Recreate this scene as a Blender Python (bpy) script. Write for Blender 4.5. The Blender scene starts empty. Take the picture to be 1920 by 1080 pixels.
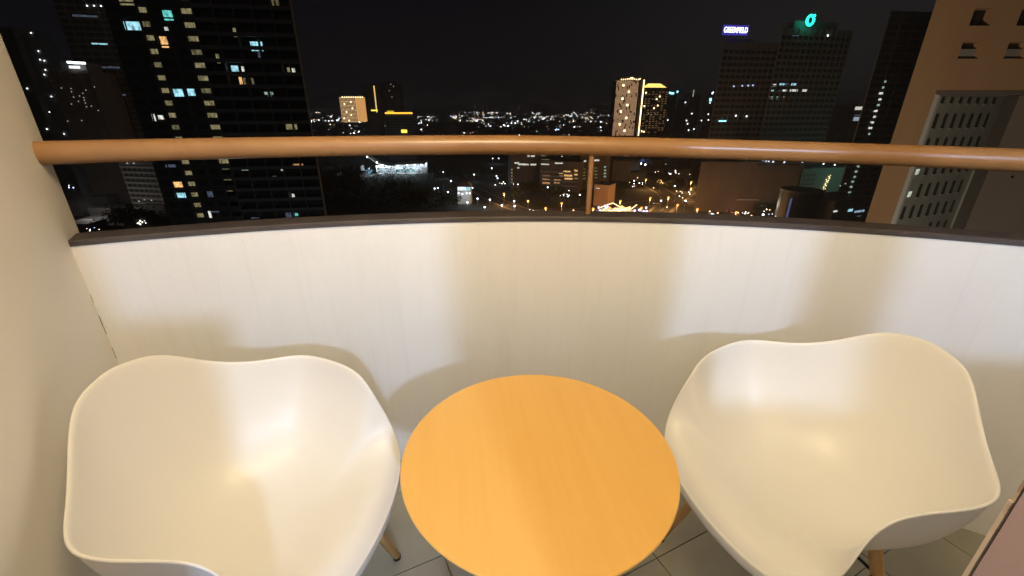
import bpy, bmesh, math, random
from mathutils import Vector, Matrix
random.seed(7)
S = bpy.context.scene
COL = S.collection
R = math.radians

# ------------------------------------------------------------------ camera, world, sun, lamps, exposure
EYE, PITCH, FPX = 1.3, R(22.53), 802.5          # metres above the balcony floor, downward tilt, focal length in 1920-px widths
cam = bpy.data.cameras.new('camera'); co = bpy.data.objects.new('camera', cam); COL.objects.link(co)
co.location = (0, 0, EYE); co.rotation_euler = (R(90) - PITCH, 0, 0)
cam.sensor_width = 36; cam.lens = FPX / 1920 * 36; cam.clip_start = 0.02; cam.clip_end = 40000
S.camera = co
S.view_settings.view_transform = 'Standard'; S.view_settings.look = 'None'
S.view_settings.exposure = 0; S.view_settings.gamma = 1; S.view_settings.use_curve_mapping = False
S.render.engine = 'CYCLES'
S.cycles.use_denoising = True
S.cycles.max_bounces = 8; S.cycles.diffuse_bounces = 5
S.cycles.sample_clamp_indirect = 4

W = bpy.data.worlds.new('World'); S.world = W; W.use_nodes = True
nt = W.node_tree; nt.nodes.clear()
def wn(t, **k):
    n = nt.nodes.new(t)
    for a, b in k.items(): setattr(n, a, b)
    return n
out = wn('ShaderNodeOutputWorld'); bg = wn('ShaderNodeBackground'); bg2 = wn('ShaderNodeBackground'); add = wn('ShaderNodeAddShader')
sky = wn('ShaderNodeTexSky', sky_type='NISHITA', sun_disc=False, sun_elevation=R(-9), sun_rotation=R(200))
nt.links.new(sky.outputs[0], bg.inputs[0]); bg.inputs[1].default_value = 0.05
# light-polluted night air: a faint glow that falls off with height
geo = wn('ShaderNodeTexCoord'); sep = wn('ShaderNodeSeparateXYZ'); ramp = wn('ShaderNodeValToRGB')
nt.links.new(geo.outputs['Generated'], sep.inputs[0]); nt.links.new(sep.outputs[2], ramp.inputs[0])
e = ramp.color_ramp.elements
e[0].position = 0.0; e[0].color = (.0042, .0040, .0054, 1)
e[1].position = 0.35; e[1].color = (.0016, .0016, .0030, 1)
nt.links.new(ramp.outputs[0], bg2.inputs[0]); bg2.inputs[1].default_value = 1.0
# the glow is stronger over the business district to the right
dt = wn('ShaderNodeVectorMath', operation='DOT_PRODUCT'); dt.inputs[1].default_value = (.64, .755, .14)
pw = wn('ShaderNodeMath', operation='POWER', use_clamp=True); pw.inputs[1].default_value = 7
dv = wn('ShaderNodeVectorMath', operation='SCALE'); dv.inputs[0].default_value = (.0088, .0086, .0078); av = wn('ShaderNodeVectorMath', operation='ADD')
nt.links.new(geo.outputs['Generated'], dt.inputs[0]); nt.links.new(dt.outputs['Value'], pw.inputs[0]); nt.links.new(pw.outputs[0], dv.inputs['Scale'])
nt.links.new(ramp.outputs[0], av.inputs[0]); nt.links.new(dv.outputs[0], av.inputs[1]); nt.links.new(av.outputs[0], bg2.inputs[0])
nt.links.new(bg.outputs[0], add.inputs[0]); nt.links.new(bg2.outputs[0], add.inputs[1]); nt.links.new(add.outputs[0], out.inputs[0])

def lamp(name, kind, loc, power, color, size=.05, aim=None, spot=None):
    d = bpy.data.lights.new(name, kind); d.color = color; d.energy = power
    if kind == 'SUN': d.angle = size
    elif kind == 'AREA': d.shape = 'DISK'; d.size = size
    else: d.shadow_soft_size = size
    if spot: d.spot_size = spot; d.spot_blend = .6
    o = bpy.data.objects.new(name, d); COL.objects.link(o); o.location = loc
    if aim is not None:
        o.rotation_euler = (Vector(aim) - Vector(loc)).to_track_quat('-Z', 'Y').to_euler()
    return o
lamp('facade_fill_sun', 'SUN', (0, 0, 200), .018, (1, .93, .82), R(10), aim=(60, 160, 100))  # added weak sun that lifts the facades in place of city glow
lamp('balcony_ceiling_light', 'POINT', (-.02, .24, 2.24), 94, (1, .79, .46), .32)
lamp('room_light', 'POINT', (.92, -2.3, 2.1), 225, (.50, .68, 1.0), .11)

# ------------------------------------------------------------------ helpers
def ray(px, py):
    X = (px - 960) / FPX; v = (py - 540) / FPX
    c, s = math.cos(PITCH), math.sin(PITCH)
    return Vector((X, c - v * s, -s - v * c))
def at(px, py, Y):
    d = ray(px, py); return Vector((0, 0, EYE)) + d * (Y / d.y)
GZ = -64.0
def ground_at(px, py, z=GZ):
    d = ray(px, py); return Vector((0, 0, EYE)) + d * ((z - EYE) / d.z)

def tag(o, label=None, cat=None, group=None, kind=None):
    if label: o['label'] = label
    if cat: o['category'] = cat
    if group: o['group'] = group
    if kind: o['kind'] = kind
    return o
def empty(name, loc=(0, 0, 0), rz=0, **k):
    o = bpy.data.objects.new(name, None); COL.objects.link(o); o.location = loc; o.rotation_euler = (0, 0, rz); o.empty_display_size = .2
    return tag(o, **k)
def link(name, me, mat=None, parent=None, loc=(0, 0, 0), rz=0):
    if mat and not me.materials: me.materials.append(mat)
    o = bpy.data.objects.new(name, me); COL.objects.link(o); o.location = loc; o.rotation_euler = (0, 0, rz)
    if parent: o.parent = parent
    return o
class MB:
    def __init__(s): s.v = []; s.f = []; s.m = []
    def quadbox(s, P, m=0):                     # 8 corners, bottom ring then top ring
        b = len(s.v); s.v += [tuple(p) for p in P]
        for q in ((3, 2, 1, 0), (4, 5, 6, 7), (0, 1, 5, 4), (1, 2, 6, 5), (2, 3, 7, 6), (3, 0, 4, 7)):
            s.f.append(tuple(b + i for i in q)); s.m.append(m)
        return s
    def box(s, x0, y0, z0, x1, y1, z1, m=0):
        return s.quadbox([(x0, y0, z0), (x1, y0, z0), (x1, y1, z0), (x0, y1, z0), (x0, y0, z1), (x1, y0, z1), (x1, y1, z1), (x0, y1, z1)], m)
    def tube(s, pts, rad, n=10, m=0, cap=True):
        rings = []; pts = [Vector(p) for p in pts]
        if not hasattr(rad, '__len__'): rad = [rad] * len(pts)
        for i, p in enumerate(pts):
            t = (pts[min(i + 1, len(pts) - 1)] - pts[max(i - 1, 0)]).normalized()
            a = t.cross(Vector((0, 0, 1)) if abs(t.z) < .9 else Vector((1, 0, 0))).normalized(); b = t.cross(a)
            base = len(s.v); rings.append(base)
            for k in range(n):
                w = 2 * math.pi * k / n; s.v.append(tuple(p + (a * math.cos(w) + b * math.sin(w)) * rad[i]))
        for i in range(len(rings) - 1):
            for k in range(n):
                s.f.append((rings[i] + k, rings[i] + (k + 1) % n, rings[i + 1] + (k + 1) % n, rings[i + 1] + k)); s.m.append(m)
        if cap:
            s.f.append(tuple(rings[0] + k for k in range(n))[::-1]); s.m.append(m)
            s.f.append(tuple(rings[-1] + k for k in range(n))); s.m.append(m)
        return s
    def ball(s, c, r, m=0, seg=8, ring=5, sz=1.0):
        b = len(s.v); c = Vector(c)
        s.v.append(tuple(c + Vector((0, 0, r * sz))))
        for i in range(1, ring):
            a = math.pi * i / ring
            for k in range(seg):
                w = 2 * math.pi * k / seg
                s.v.append((c.x + r * math.sin(a) * math.cos(w), c.y + r * math.sin(a) * math.sin(w), c.z + r * sz * math.cos(a)))
        s.v.append(tuple(c - Vector((0, 0, r * sz)))); L = len(s.v) - 1
        for k in range(seg):
            s.f.append((b, b + 1 + k, b + 1 + (k + 1) % seg)); s.m.append(m)
            for i in range(ring - 2):
                p = b + 1 + i * seg; s.f.append((p + k, p + seg + k, p + seg + (k + 1) % seg, p + (k + 1) % seg)); s.m.append(m)
            p = b + 1 + (ring - 2) * seg; s.f.append((p + k, L, p + (k + 1) % seg)); s.m.append(m)
        return s
    def mesh(s, name, mats=None, smooth=False):
        me = bpy.data.meshes.new(name); me.from_pydata(s.v, [], s.f)
        for m in (mats or []): me.materials.append(m)
        me.polygons.foreach_set('material_index', s.m)
        if smooth: me.polygons.foreach_set('use_smooth', [True] * len(s.f))
        me.update(); return me
    def build(s, name, mat, parent=None, smooth=False, loc=(0, 0, 0), rz=0):
        mats = mat if isinstance(mat, (list, tuple)) else [mat]
        return link(name, s.mesh(name, mats, smooth), None, parent, loc, rz)
def bevel(o, w=.004, seg=2):
    m = o.modifiers.new('bevel', 'BEVEL'); m.width = w; m.segments = seg; m.limit_method = 'ANGLE'; return o

# ------------------------------------------------------------------ materials
def mat(name, col, rough=.6, metal=0, noise=None, bump=None, spec=.5, coat=0):
    m = bpy.data.materials.new(name); m.use_nodes = True; n = m.node_tree; b = n.nodes['Principled BSDF']
    b.inputs['Base Color'].default_value = (*col, 1); b.inputs['Roughness'].default_value = rough; b.inputs['Metallic'].default_value = metal
    b.inputs['Specular IOR Level'].default_value = spec; b.inputs['Coat Weight'].default_value = coat
    tc = n.nodes.new('ShaderNodeTexCoord')
    if noise:                                   # (second colour, scale xyz, detail, lo, hi)
        c2, sc, det, lo, hi = noise
        mp = n.nodes.new('ShaderNodeMapping'); mp.inputs['Scale'].default_value = sc
        nz = n.nodes.new('ShaderNodeTexNoise'); nz.inputs['Scale'].default_value = 1; nz.inputs['Detail'].default_value = det; nz.inputs['Roughness'].default_value = .6
        rp = n.nodes.new('ShaderNodeMapRange'); rp.inputs[1].default_value = lo; rp.inputs[2].default_value = hi
        mx = n.nodes.new('ShaderNodeMix'); mx.data_type = 'RGBA'; mx.inputs[6].default_value = (*col, 1); mx.inputs[7].default_value = (*c2, 1)
        n.links.new(tc.outputs['Object'], mp.inputs[0]); n.links.new(mp.outputs[0], nz.inputs[0]); n.links.new(nz.outputs[0], rp.inputs[0])
        n.links.new(rp.outputs[0], mx.inputs[0]); n.links.new(mx.outputs[2], b.inputs['Base Color'])
    if bump:                                    # (scale, strength, distance)
        nz = n.nodes.new('ShaderNodeTexNoise'); nz.inputs['Scale'].default_value = bump[0]; nz.inputs['Detail'].default_value = 5
        bp = n.nodes.new('ShaderNodeBump'); bp.inputs['Strength'].default_value = bump[1]; bp.inputs['Distance'].default_value = bump[2]
        n.links.new(tc.outputs['Object'], nz.inputs[0]); n.links.new(nz.outputs[0], bp.inputs['Height']); n.links.new(bp.outputs[0], b.inputs['Normal'])
    return m
GLOW = {}
def glow(col, power, sample=False):
    k = (col, power)
    if k not in GLOW:
        m = bpy.data.materials.new('glow'); m.use_nodes = True; n = m.node_tree; n.nodes.clear()
        e = n.nodes.new('ShaderNodeEmission'); e.inputs[0].default_value = (*col, 1); e.inputs[1].default_value = power
        o = n.nodes.new('ShaderNodeOutputMaterial'); n.links.new(e.outputs[0], o.inputs[0])
        m.cycles.emission_sampling = 'AUTO' if sample else 'NONE'
        GLOW[k] = m
    return GLOW[k]
def window_glow(name, col, power):
    """a lit room behind glass: uneven brightness, curtains and dark furniture"""
    m = bpy.data.materials.new(name); m.use_nodes = True; n = m.node_tree; n.nodes.clear()
    tc = n.nodes.new('ShaderNodeTexCoord'); mp = n.nodes.new('ShaderNodeMapping'); mp.inputs['Scale'].default_value = (1.4, 1.4, .7)
    oi = n.nodes.new('ShaderNodeObjectInfo'); ad = n.nodes.new('ShaderNodeVectorMath')
    sc = n.nodes.new('ShaderNodeMath'); sc.operation = 'MULTIPLY'; sc.inputs[1].default_value = 57
    n.links.new(oi.outputs['Random'], sc.inputs[0])
    nz = n.nodes.new('ShaderNodeTexNoise'); nz.inputs['Scale'].default_value = 1.2; nz.inputs['Detail'].default_value = 2
    rp = n.nodes.new('ShaderNodeMapRange'); rp.inputs[1].default_value = .3; rp.inputs[2].default_value = .65; rp.inputs[3].default_value = .25 * power; rp.inputs[4].default_value = power
    e = n.nodes.new('ShaderNodeEmission'); e.inputs[0].default_value = (*col, 1); o = n.nodes.new('ShaderNodeOutputMaterial')
    n.links.new(tc.outputs['Object'], mp.inputs[0]); n.links.new(mp.outputs[0], ad.inputs[0]); n.links.new(sc.outputs[0], ad.inputs[1]); n.links.new(ad.outputs[0], nz.inputs[0])
    n.links.new(nz.outputs[0], rp.inputs[0]); n.links.new(rp.outputs[0], e.inputs[1]); n.links.new(e.outputs[0], o.inputs[0])
    m.cycles.emission_sampling = 'NONE'
    return m

M = {}
M['wall'] = mat('wall_paint', (.80, .755, .69), .75, noise=((.76, .71, .64), (2.5, 2.5, 2.5), 6, .35, .75), bump=(160, .12, .002))
def plaster(name, base, streak, blotch):
    m = mat(name, base, .7, bump=(140, .22, .002)); n = m.node_tree; b = n.nodes['Principled BSDF']; tc = n.nodes.new('ShaderNodeTexCoord'); prev = None
    for col, sc, det, lo, hi, amt in ((blotch, (3.2, 3.2, 2.2), 5, .45, .75, .8), (streak, (60, 60, 2.2), 4, .52, .85, .32), (streak, (7, 7, 1.1), 6, .55, .85, .45)):
        mp = n.nodes.new('ShaderNodeMapping'); mp.inputs['Scale'].default_value = sc; nz = n.nodes.new('ShaderNodeTexNoise'); nz.inputs['Scale'].default_value = 1; nz.inputs['Detail'].default_value = det
        rp = n.nodes.new('ShaderNodeMapRange'); rp.inputs[1].default_value = lo; rp.inputs[2].default_value = hi; rp.inputs[4].default_value = amt
        mx = n.nodes.new('ShaderNodeMix'); mx.data_type = 'RGBA'; mx.inputs[6].default_value = (*base, 1); mx.inputs[7].default_value = (*col, 1)
        n.links.new(tc.outputs['Object'], mp.inputs[0]); n.links.new(mp.outputs[0], nz.inputs[0]); n.links.new(nz.outputs[0], rp.inputs[0]); n.links.new(rp.outputs[0], mx.inputs[0])
        if prev: n.links.new(prev, mx.inputs[6])
        prev = mx.outputs[2]
    n.links.new(prev, b.inputs['Base Color']); return m
M['parapet'] = plaster('parapet_paint', (.79, .785, .77), (.68, .655, .61), (.77, .735, .725))
M['ceil'] = mat('ceiling_paint', (.75, .74, .71), .8)
M['room'] = mat('room_paint', (.70, .68, .64), .8)
M['cap'] = mat('dark_cap_paint', (.066, .050, .045), .6, noise=((.050, .040, .037), (9, 9, 9), 5, .4, .7), bump=(90, .15, .002))
M['rail'] = mat('brown_rail_paint', (.30, .152, .058), .28, noise=((.26, .13, .05), (7, 7, 7), 5, .4, .7))
M['shell'] = mat('white_plastic', (.785, .76, .72), .38, bump=(420, .02, .0005))
M['wood'] = mat('beech_wood', (.60, .36, .13), .45, noise=((.50, .28, .09), (60, 60, 4), 4, .35, .7))
M['top'] = mat('honey_wood_top', (.79, .455, .125), .36, noise=((.755, .425, .113), (30, 1.6, 30), 8, .36, .66), bump=(200, .02, .0004))
M['topedge'] = mat('honey_wood_edge', (.62, .36, .12), .45)
M['black'] = mat('black_metal', (.02, .02, .02), .4, metal=.6)
M['tile'] = mat('grey_floor_tile', (.36, .335, .265), .34, noise=((.32, .30, .235), (5, 5, 5), 6, .35, .7))
M['grout'] = mat('dark_grout', (.24, .23, .195), .9)
M['jamb'] = mat('mauve_frame', (.36, .245, .225), .5, noise=((.33, .22, .20), (30, 30, 6), 4, .4, .7))
M['gap'] = mat('dark_seal', (.03, .02, .017), .7)
M['bead'] = mat('cream_bead', (.50, .39, .28), .6, noise=((.30, .19, .13), (60, 60, 40), 5, .5, .6))
M['crack'] = mat('crack_filler', (.16, .12, .085), .9)
M['asphalt'] = mat('asphalt', (.05, .05, .05), .85, noise=((.035, .035, .035), (.3, .3, .3), 5, .4, .7))
M['pave'] = mat('concrete_paving', (.22, .21, .19), .85)
M['line'] = mat('road_paint', (.75, .74, .70), .7)
M['earth'] = mat('dark_ground', (.055, .06, .05), .95, noise=((.03, .036, .026), (.02, .02, .02), 6, .4, .6))
M['grey'] = mat('grey_facade', (.30, .29, .275), .8, noise=((.25, .24, .23), (.15, .15, .05), 4, .4, .7))
M['dgrey'] = mat('dark_facade', (.17, .165, .16), .7, noise=((.13, .13, .125), (.1, .1, .03), 4, .4, .7))
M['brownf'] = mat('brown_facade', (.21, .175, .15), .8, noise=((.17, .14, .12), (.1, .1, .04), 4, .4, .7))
M['ochre'] = mat('ochre_render', (.54, .35, .20), .8, noise=((.48, .30, .17), (.25, .25, .08), 6, .35, .7))
M['whitef'] = mat('pale_render', (.46, .46, .41), .8, noise=((.36, .36, .32), (.35, .35, .08), 6, .35, .7))
M['trim'] = mat('white_trim', (.72, .72, .70), .7)
M['teal'] = mat('teal_lit_facade', (.25, .44, .36), .7)  # pale facade with the teal wash of light put into its colour
M['glass'] = mat('dark_glass', (.015, .017, .02), .12)
M['fglass'] = mat('hazed_far_glass', (.075, .075, .07), .35)  # base colour lightened to imitate haze over the towers
M['leaf'] = mat('leaf', (.05, .075, .03), .7, noise=((.03, .05, .02), (.4, .4, .4), 3, .4, .6))
M['bark'] = mat('bark', (.09, .07, .05), .9)
M['steel'] = mat('galvanised_steel', (.30, .30, .30), .5, metal=.7)
M['car_a'] = mat('car_paint_silver', (.45, .45, .46), .3, metal=.4)
M['car_b'] = mat('car_paint_dark', (.03, .03, .04), .3)
M['car_c'] = mat('car_paint_white', (.75, .75, .75), .3)
M['tyre'] = mat('tyre', (.02, .02, .02), .9)
M['canvas'] = mat('canvas', (.6, .57, .5), .8)
M['tank'] = mat('slate_cladding', (.06, .07, .09), .6)

# ================================================================== THE BALCONY
AC = Vector((.095, -1.642)); AR = 3.02               # centre and inner radius of the curved parapet
def arc(r, a, z=0): return Vector((AC.x + r * math.sin(a), AC.y + r * math.cos(a), z))
A0 = -math.asin(1.275 / AR) ; A1 = .74
PH = .965
def arc_sweep(prof, a0, a1, n=64):                   # prof: (r, z) loop
    b = MB(); k = len(prof)
    for i in range(n + 1):
        a = a0 + (a1 - a0) * i / n
        for r, z in prof: b.v.append(tuple(arc(r, a, z)))
    for i in range(n):
        for j in range(k):
            b.f.append((i * k + j, i * k + (j + 1) % k, (i + 1) * k + (j + 1) % k, (i + 1) * k + j)); b.m.append(0)
    b.f.append(tuple(range(k))); b.m.append(0); b.f.append(tuple(n * k + j for j in range(k))[::-1]); b.m.append(0)
    return b

floor = empty('balcony_floor', kind='structure', label='grey tiled balcony floor', cat='floor')
b = MB()
b.v = [tuple(arc(AR + .1, A0 + (A1 - A0) * i / 40, -.006)) for i in range(41)]
b.v += [(1.75, .05, -.006), (-.62, .05, -.006)]
nb = len(b.v); b.v += [(x, y, -.18) for x, y, z in b.v]
b.f = [tuple(range(nb))[::-1], tuple(range(nb, 2 * nb))] + [(i, (i + 1) % nb, nb + (i + 1) % nb, nb + i) for i in range(nb)]
b.m = [0] * len(b.f)
b.build('slab', M['grout'], floor)
ta = R(25.5); tu = Vector((math.cos(ta), math.sin(ta))); tv = Vector((-math.sin(ta), math.cos(ta)))
tm = MB().box(.0018, .0018, -.006, .2982, .2982, 0).mesh('floor_tile', [M['tile']])
for i in range(-6, 9):
    for j in range(-4, 9):
        p = tu * (.206 + i * .3) + tv * (.032 + j * .3); c = p + tu * .15 + tv * .15
        d = (c - AC).length
        if c.y < .02 or d > AR + .10 or (c.x + .9) < -.65 * (c.y - .66) - .24 or c.x > 1.95: continue
        link('floor_tile', tm, None, floor, (p.x, p.y, random.uniform(-.0008, 0)), ta)

par = empty('balcony_parapet', tuple(arc(AR, 0)), label='curved white painted parapet of the balcony with a dark cap', cat='parapet wall')
def rel(o, p): o.parent = p; o.matrix_parent_inverse = Matrix.Translation(p.location).inverted(); return o
rel(arc_sweep([(AR, 0), (AR + .085, 0), (AR + .085, PH), (AR, PH)], A0 - .002, A1, 96).build('wall_face', M['parapet'], smooth=False), par)
par.children[0].data.polygons.foreach_set('use_smooth', [len(p.vertices) == 4 for p in par.children[0].data.polygons])
sh = par.children[0].modifiers.new('split', 'EDGE_SPLIT'); sh.split_angle = R(40)
cp = rel(arc_sweep([(AR - .003, PH), (AR + .092, PH), (AR + .092, PH + .012), (AR + .088, PH + .016), (AR + .001, PH + .016), (AR - .003, PH + .012)], A0 - .004, A1, 96).build('cap', M['cap']), par)

rail = empty('handrail', tuple(arc(AR + .045, 0)), label='round brown metal handrail running above the curved parapet', cat='handrail')
RZ = 1.2; RR = AR + .045
pts = [arc(RR, A0 - .022 + (A1 - A0 + .02) * i / 90, RZ) for i in range(91)]
for p in pts: p.z -= .020 * max(0, p.x) / 1.3
rel(MB().tube(pts, .029, 24).build('rail_tube', M['rail'], smooth=True), rail)
bp = at(1104, 405, 1.40); ba = math.asin((bp.x - AC.x) / RR)
for a in (ba, ba + .56):
    p = arc(RR, a)
    o = MB().tube([(p.x, p.y, PH + .016), (p.x, p.y, RZ - .022)], .0085, 14)
    rel(o.build('baluster', M['rail'], smooth=False), rail)

# left side wall, splayed outwards
wd = Vector((-.545, .838)); wn_ = Vector((-.838, -.545))
wa = Vector((-1.18, 1.10)) + wd * .122; wb = Vector((-1.18, 1.10)) - wd * 1.12
def wallbox(pa, pb, n, t, z0, z1):
    q = [pb, pa, pa + n * t, pb + n * t]
    return MB().quadbox([(p.x, p.y, z0) for p in q] + [(p.x, p.y, z1) for p in q])
sw = empty('balcony_side_wall', (wa.x, wa.y, 0), label='cream painted side wall on the left end of the balcony', cat='wall')
bevel(rel(wallbox(wa, wb, wn_, .14, -.18, 2.5).build('wall_face', M['wall']), sw), .006, 3)
# hairline opening along the joint between the side wall and the parapet
jn = arc(AR, A0); cr = MB()
for z0, z1, w in ((.70, .76, .006), (.62, .655, .004), (.50, .59, .008), (.44, .49, .004), (.24, .38, .006), (.10, .2, .005), (.80, .825, .003)):
    n = 6
    for k in range(n):
        za, zb = z0 + (z1 - z0) * k / n, z0 + (z1 - z0) * (k + 1) / n
        ww = w * random.uniform(.4, 1)
        c = Vector((-1.18, 1.10)) - wd * .003 - wn_ * .0008
        e0 = c - wd * ww
        cr.quadbox([(e0.x, e0.y, za), (c.x, c.y, za), (c.x + wn_.x * .004, c.y + wn_.y * .004, za), (e0.x + wn_.x * .004, e0.y + wn_.y * .004, za),
                    (e0.x, e0.y, zb), (c.x, c.y, zb), (c.x + wn_.x * .004, c.y + wn_.y * .004, zb), (e0.x + wn_.x * .004, e0.y + wn_.y * .004, zb)])
rel(cr.build('joint_crack', M['crack']), sw)

# the doorway the photographer stands in: pier with mauve frame, header, second opening, the room behind
dw = empty('doorway_wall', (.25, .16, 0), label='doorway pier with a mauve frame at the right edge of the balcony', cat='door frame')
def dpart(name, mb, m, bv=0):
    o = rel(mb.build(name, m), dw)
    if bv: bevel(o, bv)
    return o
dpart('pier', MB().box(.254, -.10, 0, .67, .152, 2.5), M['wall'])
dpart('door_jamb', MB().box(.242, -.10, 0, .2538, .1500, 2.1), M['jamb'])
dpart('seal_gap', MB().box(.2446, .1502, .0, .2538, .1519, 2.1), M['gap'])
bd = MB(); z = 0
while z < 2.1:
    h = random.uniform(.012, .05); d = random.choice((0, 0, 0, .0006, .0013)); bd.box(.2432 + d * .5, .1521, z, .266, .1541 - d * .5, min(z + h, 2.1)); z += h
dpart('edge_bead', bd, M['bead'])
dpart('stile', MB().box(.93, .02, 0, 1.07, .10, 2.1), M['jamb'])
dpart('header', MB().box(-.62, -.02, 2.102, 1.9, .14, 2.5), M['wall'])
dpart('shade_panel', MB().box(-.56, .04, .01, -.31, .08, 1.15), M['jamb'])  # added unseen panel that keeps the room light off the left chair
dpart('window_sill_wall', MB().box(.672, .0, 0, .928, .12, .94), M['wall'])
dpart('window_sill_wall', MB().box(1.072, .0, 0, 1.9, .12, 1.045), M['wall'])
dpart('door_stile', MB().box(-.56, .038, 1.152, -.52, .082, 2.1), M['jamb'])
rw = empty('balcony_end_wall', (1.75, .6, 0), label='painted end wall closing the balcony on the right', cat='wall')
rel(wallbox(Vector((2.24, .62)), Vector((1.62, -.02)), Vector((.72, -.7)), .14, -.18, 2.5).build('wall_face', M['wall']), rw)
b = MB()
b.v = [tuple(arc(AR + .16, A0 + (A1 - A0) * i / 40, 2.5)) for i in range(41)] + [(2.4, .0, 2.5), (2.6, -4, 2.5), (-1.7, -4, 2.5), (-.75, .05, 2.5)]
nb = len(b.v); b.v += [(x, y, 2.68) for x, y, z in b.v]
b.f = [tuple(range(nb))[::-1], tuple(range(nb, 2 * nb))] + [(i, (i + 1) % nb, nb + (i + 1) % nb, nb + i) for i in range(nb)]; b.m = [0] * len(b.f)
tag(b.build('ceiling', M['ceil']), kind='structure')
rm = MB()
rm.box(-1.7, -4.1, -.18, 2.6, -4, 2.5); rm.box(-1.8, -4, -.18, -1.7, .0, 2.5); rm.box(2.6, -4, -.18, 2.7, .0, 2.5)
rm.box(-1.7, -.1, -.18, -.62, -.02, 2.5); rm.box(1.64, -.1, -.18, 2.6, -.02, 2.5)
tag(rm.build('room_walls', M['room']), kind='structure')
tag(MB().box(-1.7, -4, -.18, 2.6, .045, -.002).build('room_floor', M['tile']), kind='structure')

# ------------------------------------------------------------------ the two shell armchairs
CTRL = [[0.0, 0.2768, 0.4119], [0.1262, 0.2646, 0.4136], [0.2202, 0.2405, 0.4349], [0.2633, 0.193, 0.5096], [0.2507, 0.1609, 0.606], [0.2639, 0.1212, 0.664], [0.2902, 0.029, 0.6699], [0.303, -0.0685, 0.6768], [0.2361, -0.1416, 0.6806], [0.1651, -0.2186, 0.7115], [0.0987, -0.2727, 0.7787], [0.0385, -0.2854, 0.7906], [0.0, -0.2893, 0.7963]]
def rim_curve(n=5):
    C = [Vector(c) for c in CTRL] + [Vector((-c[0], c[1], c[2])) for c in CTRL[-2:0:-1]]
    out = []; m = len(C)
    for i in range(m):
        P = [C[(i + k - 1) % m] for k in range(4)]
        for j in range(n):
            t = j / n
            out.append(P[0] * ((1 - t) ** 3 / 6) + P[1] * ((3 * t ** 3 - 6 * t * t + 4) / 6) + P[2] * ((-3 * t ** 3 + 3 * t * t + 3 * t + 1) / 6) + P[3] * (t ** 3 / 6))
    return out
def shell_mesh():
    rim = rim_curve(); n = len(rim); NR = 22
    ctr = Vector((0, .01, .400))
    v = [tuple(ctr)]; f = []
    for i, p in enumerate(rim):
        tg = (rim[(i + 1) % n] - rim[i - 1]); o = Vector((tg.y, -tg.x, 0)).normalized()
        if o.dot(Vector((p.x, p.y, 0))) < 0: o = -o
        h = min(1, max(0, (p.z - .41) / .39)); k = min(1, h / .85); k = k * k * (3 - 2 * k)
        on = (o + Vector((p.x, p.y, 0)).normalized()).normalized()
        q = p - on * (.004 + .004 * k) - Vector((0, 0, .001 + .004 * k))
        for r in range(1, NR + 1):
            t = r / NR
            g = 1 - (1 - t) ** (1.2 + .42 * h)
            z = ctr.z + (q.z - ctr.z) * t ** (2.3 + .55 * h) + (1 - k) * .034 * math.sin(math.pi * min(1, t ** 2.2)) + .004 * t
            v.append((q.x * g + ctr.x * (1 - g), q.y * g + ctr.y * (1 - g), z - .004 * t ** 3))
        v.append(tuple(q * .4 + p * .6 + Vector((0, 0, .002 * k - .002 * (1 - k))))); v.append(tuple(p + Vector((0, 0, -.003)))); v.append(tuple(p + on * (.001 - .004 * (1 - k)) - Vector((0, 0, .004 + .032 * (1 - k)))))
    NN = NR + 3
    for i in range(n):
        j = (i + 1) % n; a = 1 + i * NN; b = 1 + j * NN
        f.append((0, b, a))
        for r in range(NN - 1): f.append((a + r, b + r, b + r + 1, a + r + 1))
    me = bpy.data.meshes.new('shell'); me.from_pydata(v, [], f)
    bm = bmesh.new(); bm.from_mesh(me); bmesh.ops.recalc_face_normals(bm, faces=bm.faces)
    if sum(fc.normal.z for fc in bm.faces if fc.calc_center_median().z < .44) < 0: bmesh.ops.reverse_faces(bm, faces=bm.faces)
    bm.to_mesh(me); bm.free()
    me.polygons.foreach_set('use_smooth', [True] * len(me.polygons)); me.materials.append(M['shell']); return me
SHELL = shell_mesh()
def dowel(a, b, r0, r1): return MB().tube([a, Vector(a).lerp(Vector(b), .5), b], [r0, (r0 + r1) / 2 * 1.03, r1], 14)
def make_chair(loc, rz, label):
    t = empty('shell_armchair', loc, rz, label=label, cat='chair', group='white shell armchairs either side of the table')
    o = link('seat_shell', SHELL, None, t)
    s = o.modifiers.new('thick', 'SOLIDIFY'); s.thickness = .0045; s.offset = -1; s.use_rim = True
    u = o.modifiers.new('smooth', 'SUBSURF'); u.levels = 1; u.render_levels = 1
    for sx, sy in ((1, 1), (-1, 1), (1, -1), (-1, -1)):
        top = Vector((sx * .135, sy * .10 - .01, .372)); ft = Vector((sx * .222, sy * .18 - .005, .0))
        l = dowel(top, ft + Vector((0, 0, .008)), .015, .011).build('leg', M['wood'], t, True)
        MB().tube([ft, ft + Vector((0, 0, .009))], .012, 12).build('foot_pad', M['black'], l)
    fr = MB()
    P = lambda sx, sy, k, z: Vector((sx * (.135 + (.222 - .135) * k), (sy * (.10 + .08 * k) - .01), z))
    for sx in (1, -1):
        fr.tube([P(sx, 1, .05, .36), (0, 0, .245), P(-sx, -1, .05, .36)], .004, 8)
        fr.tube([P(sx, 1, .3, .255), P(sx, -1, .3, .255)], .004, 8)
        fr.tube([P(1, sx, .3, .255), P(-1, sx, .3, .255)], .004, 8)
        for sy in (1, -1): fr.tube([P(sx, sy, .02, .375), P(sx * .9, sy * .9, .0, .392)], .007, 8)
    fr.build('wire_base', M['black'], t)
    return t
make_chair((.716, .8145, 0), 1.84, 'white plastic shell armchair to the right of the round wooden table')
make_chair((-.571, .7288, 0), 4.5439, 'white plastic shell armchair between the left wall and the table')

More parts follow.
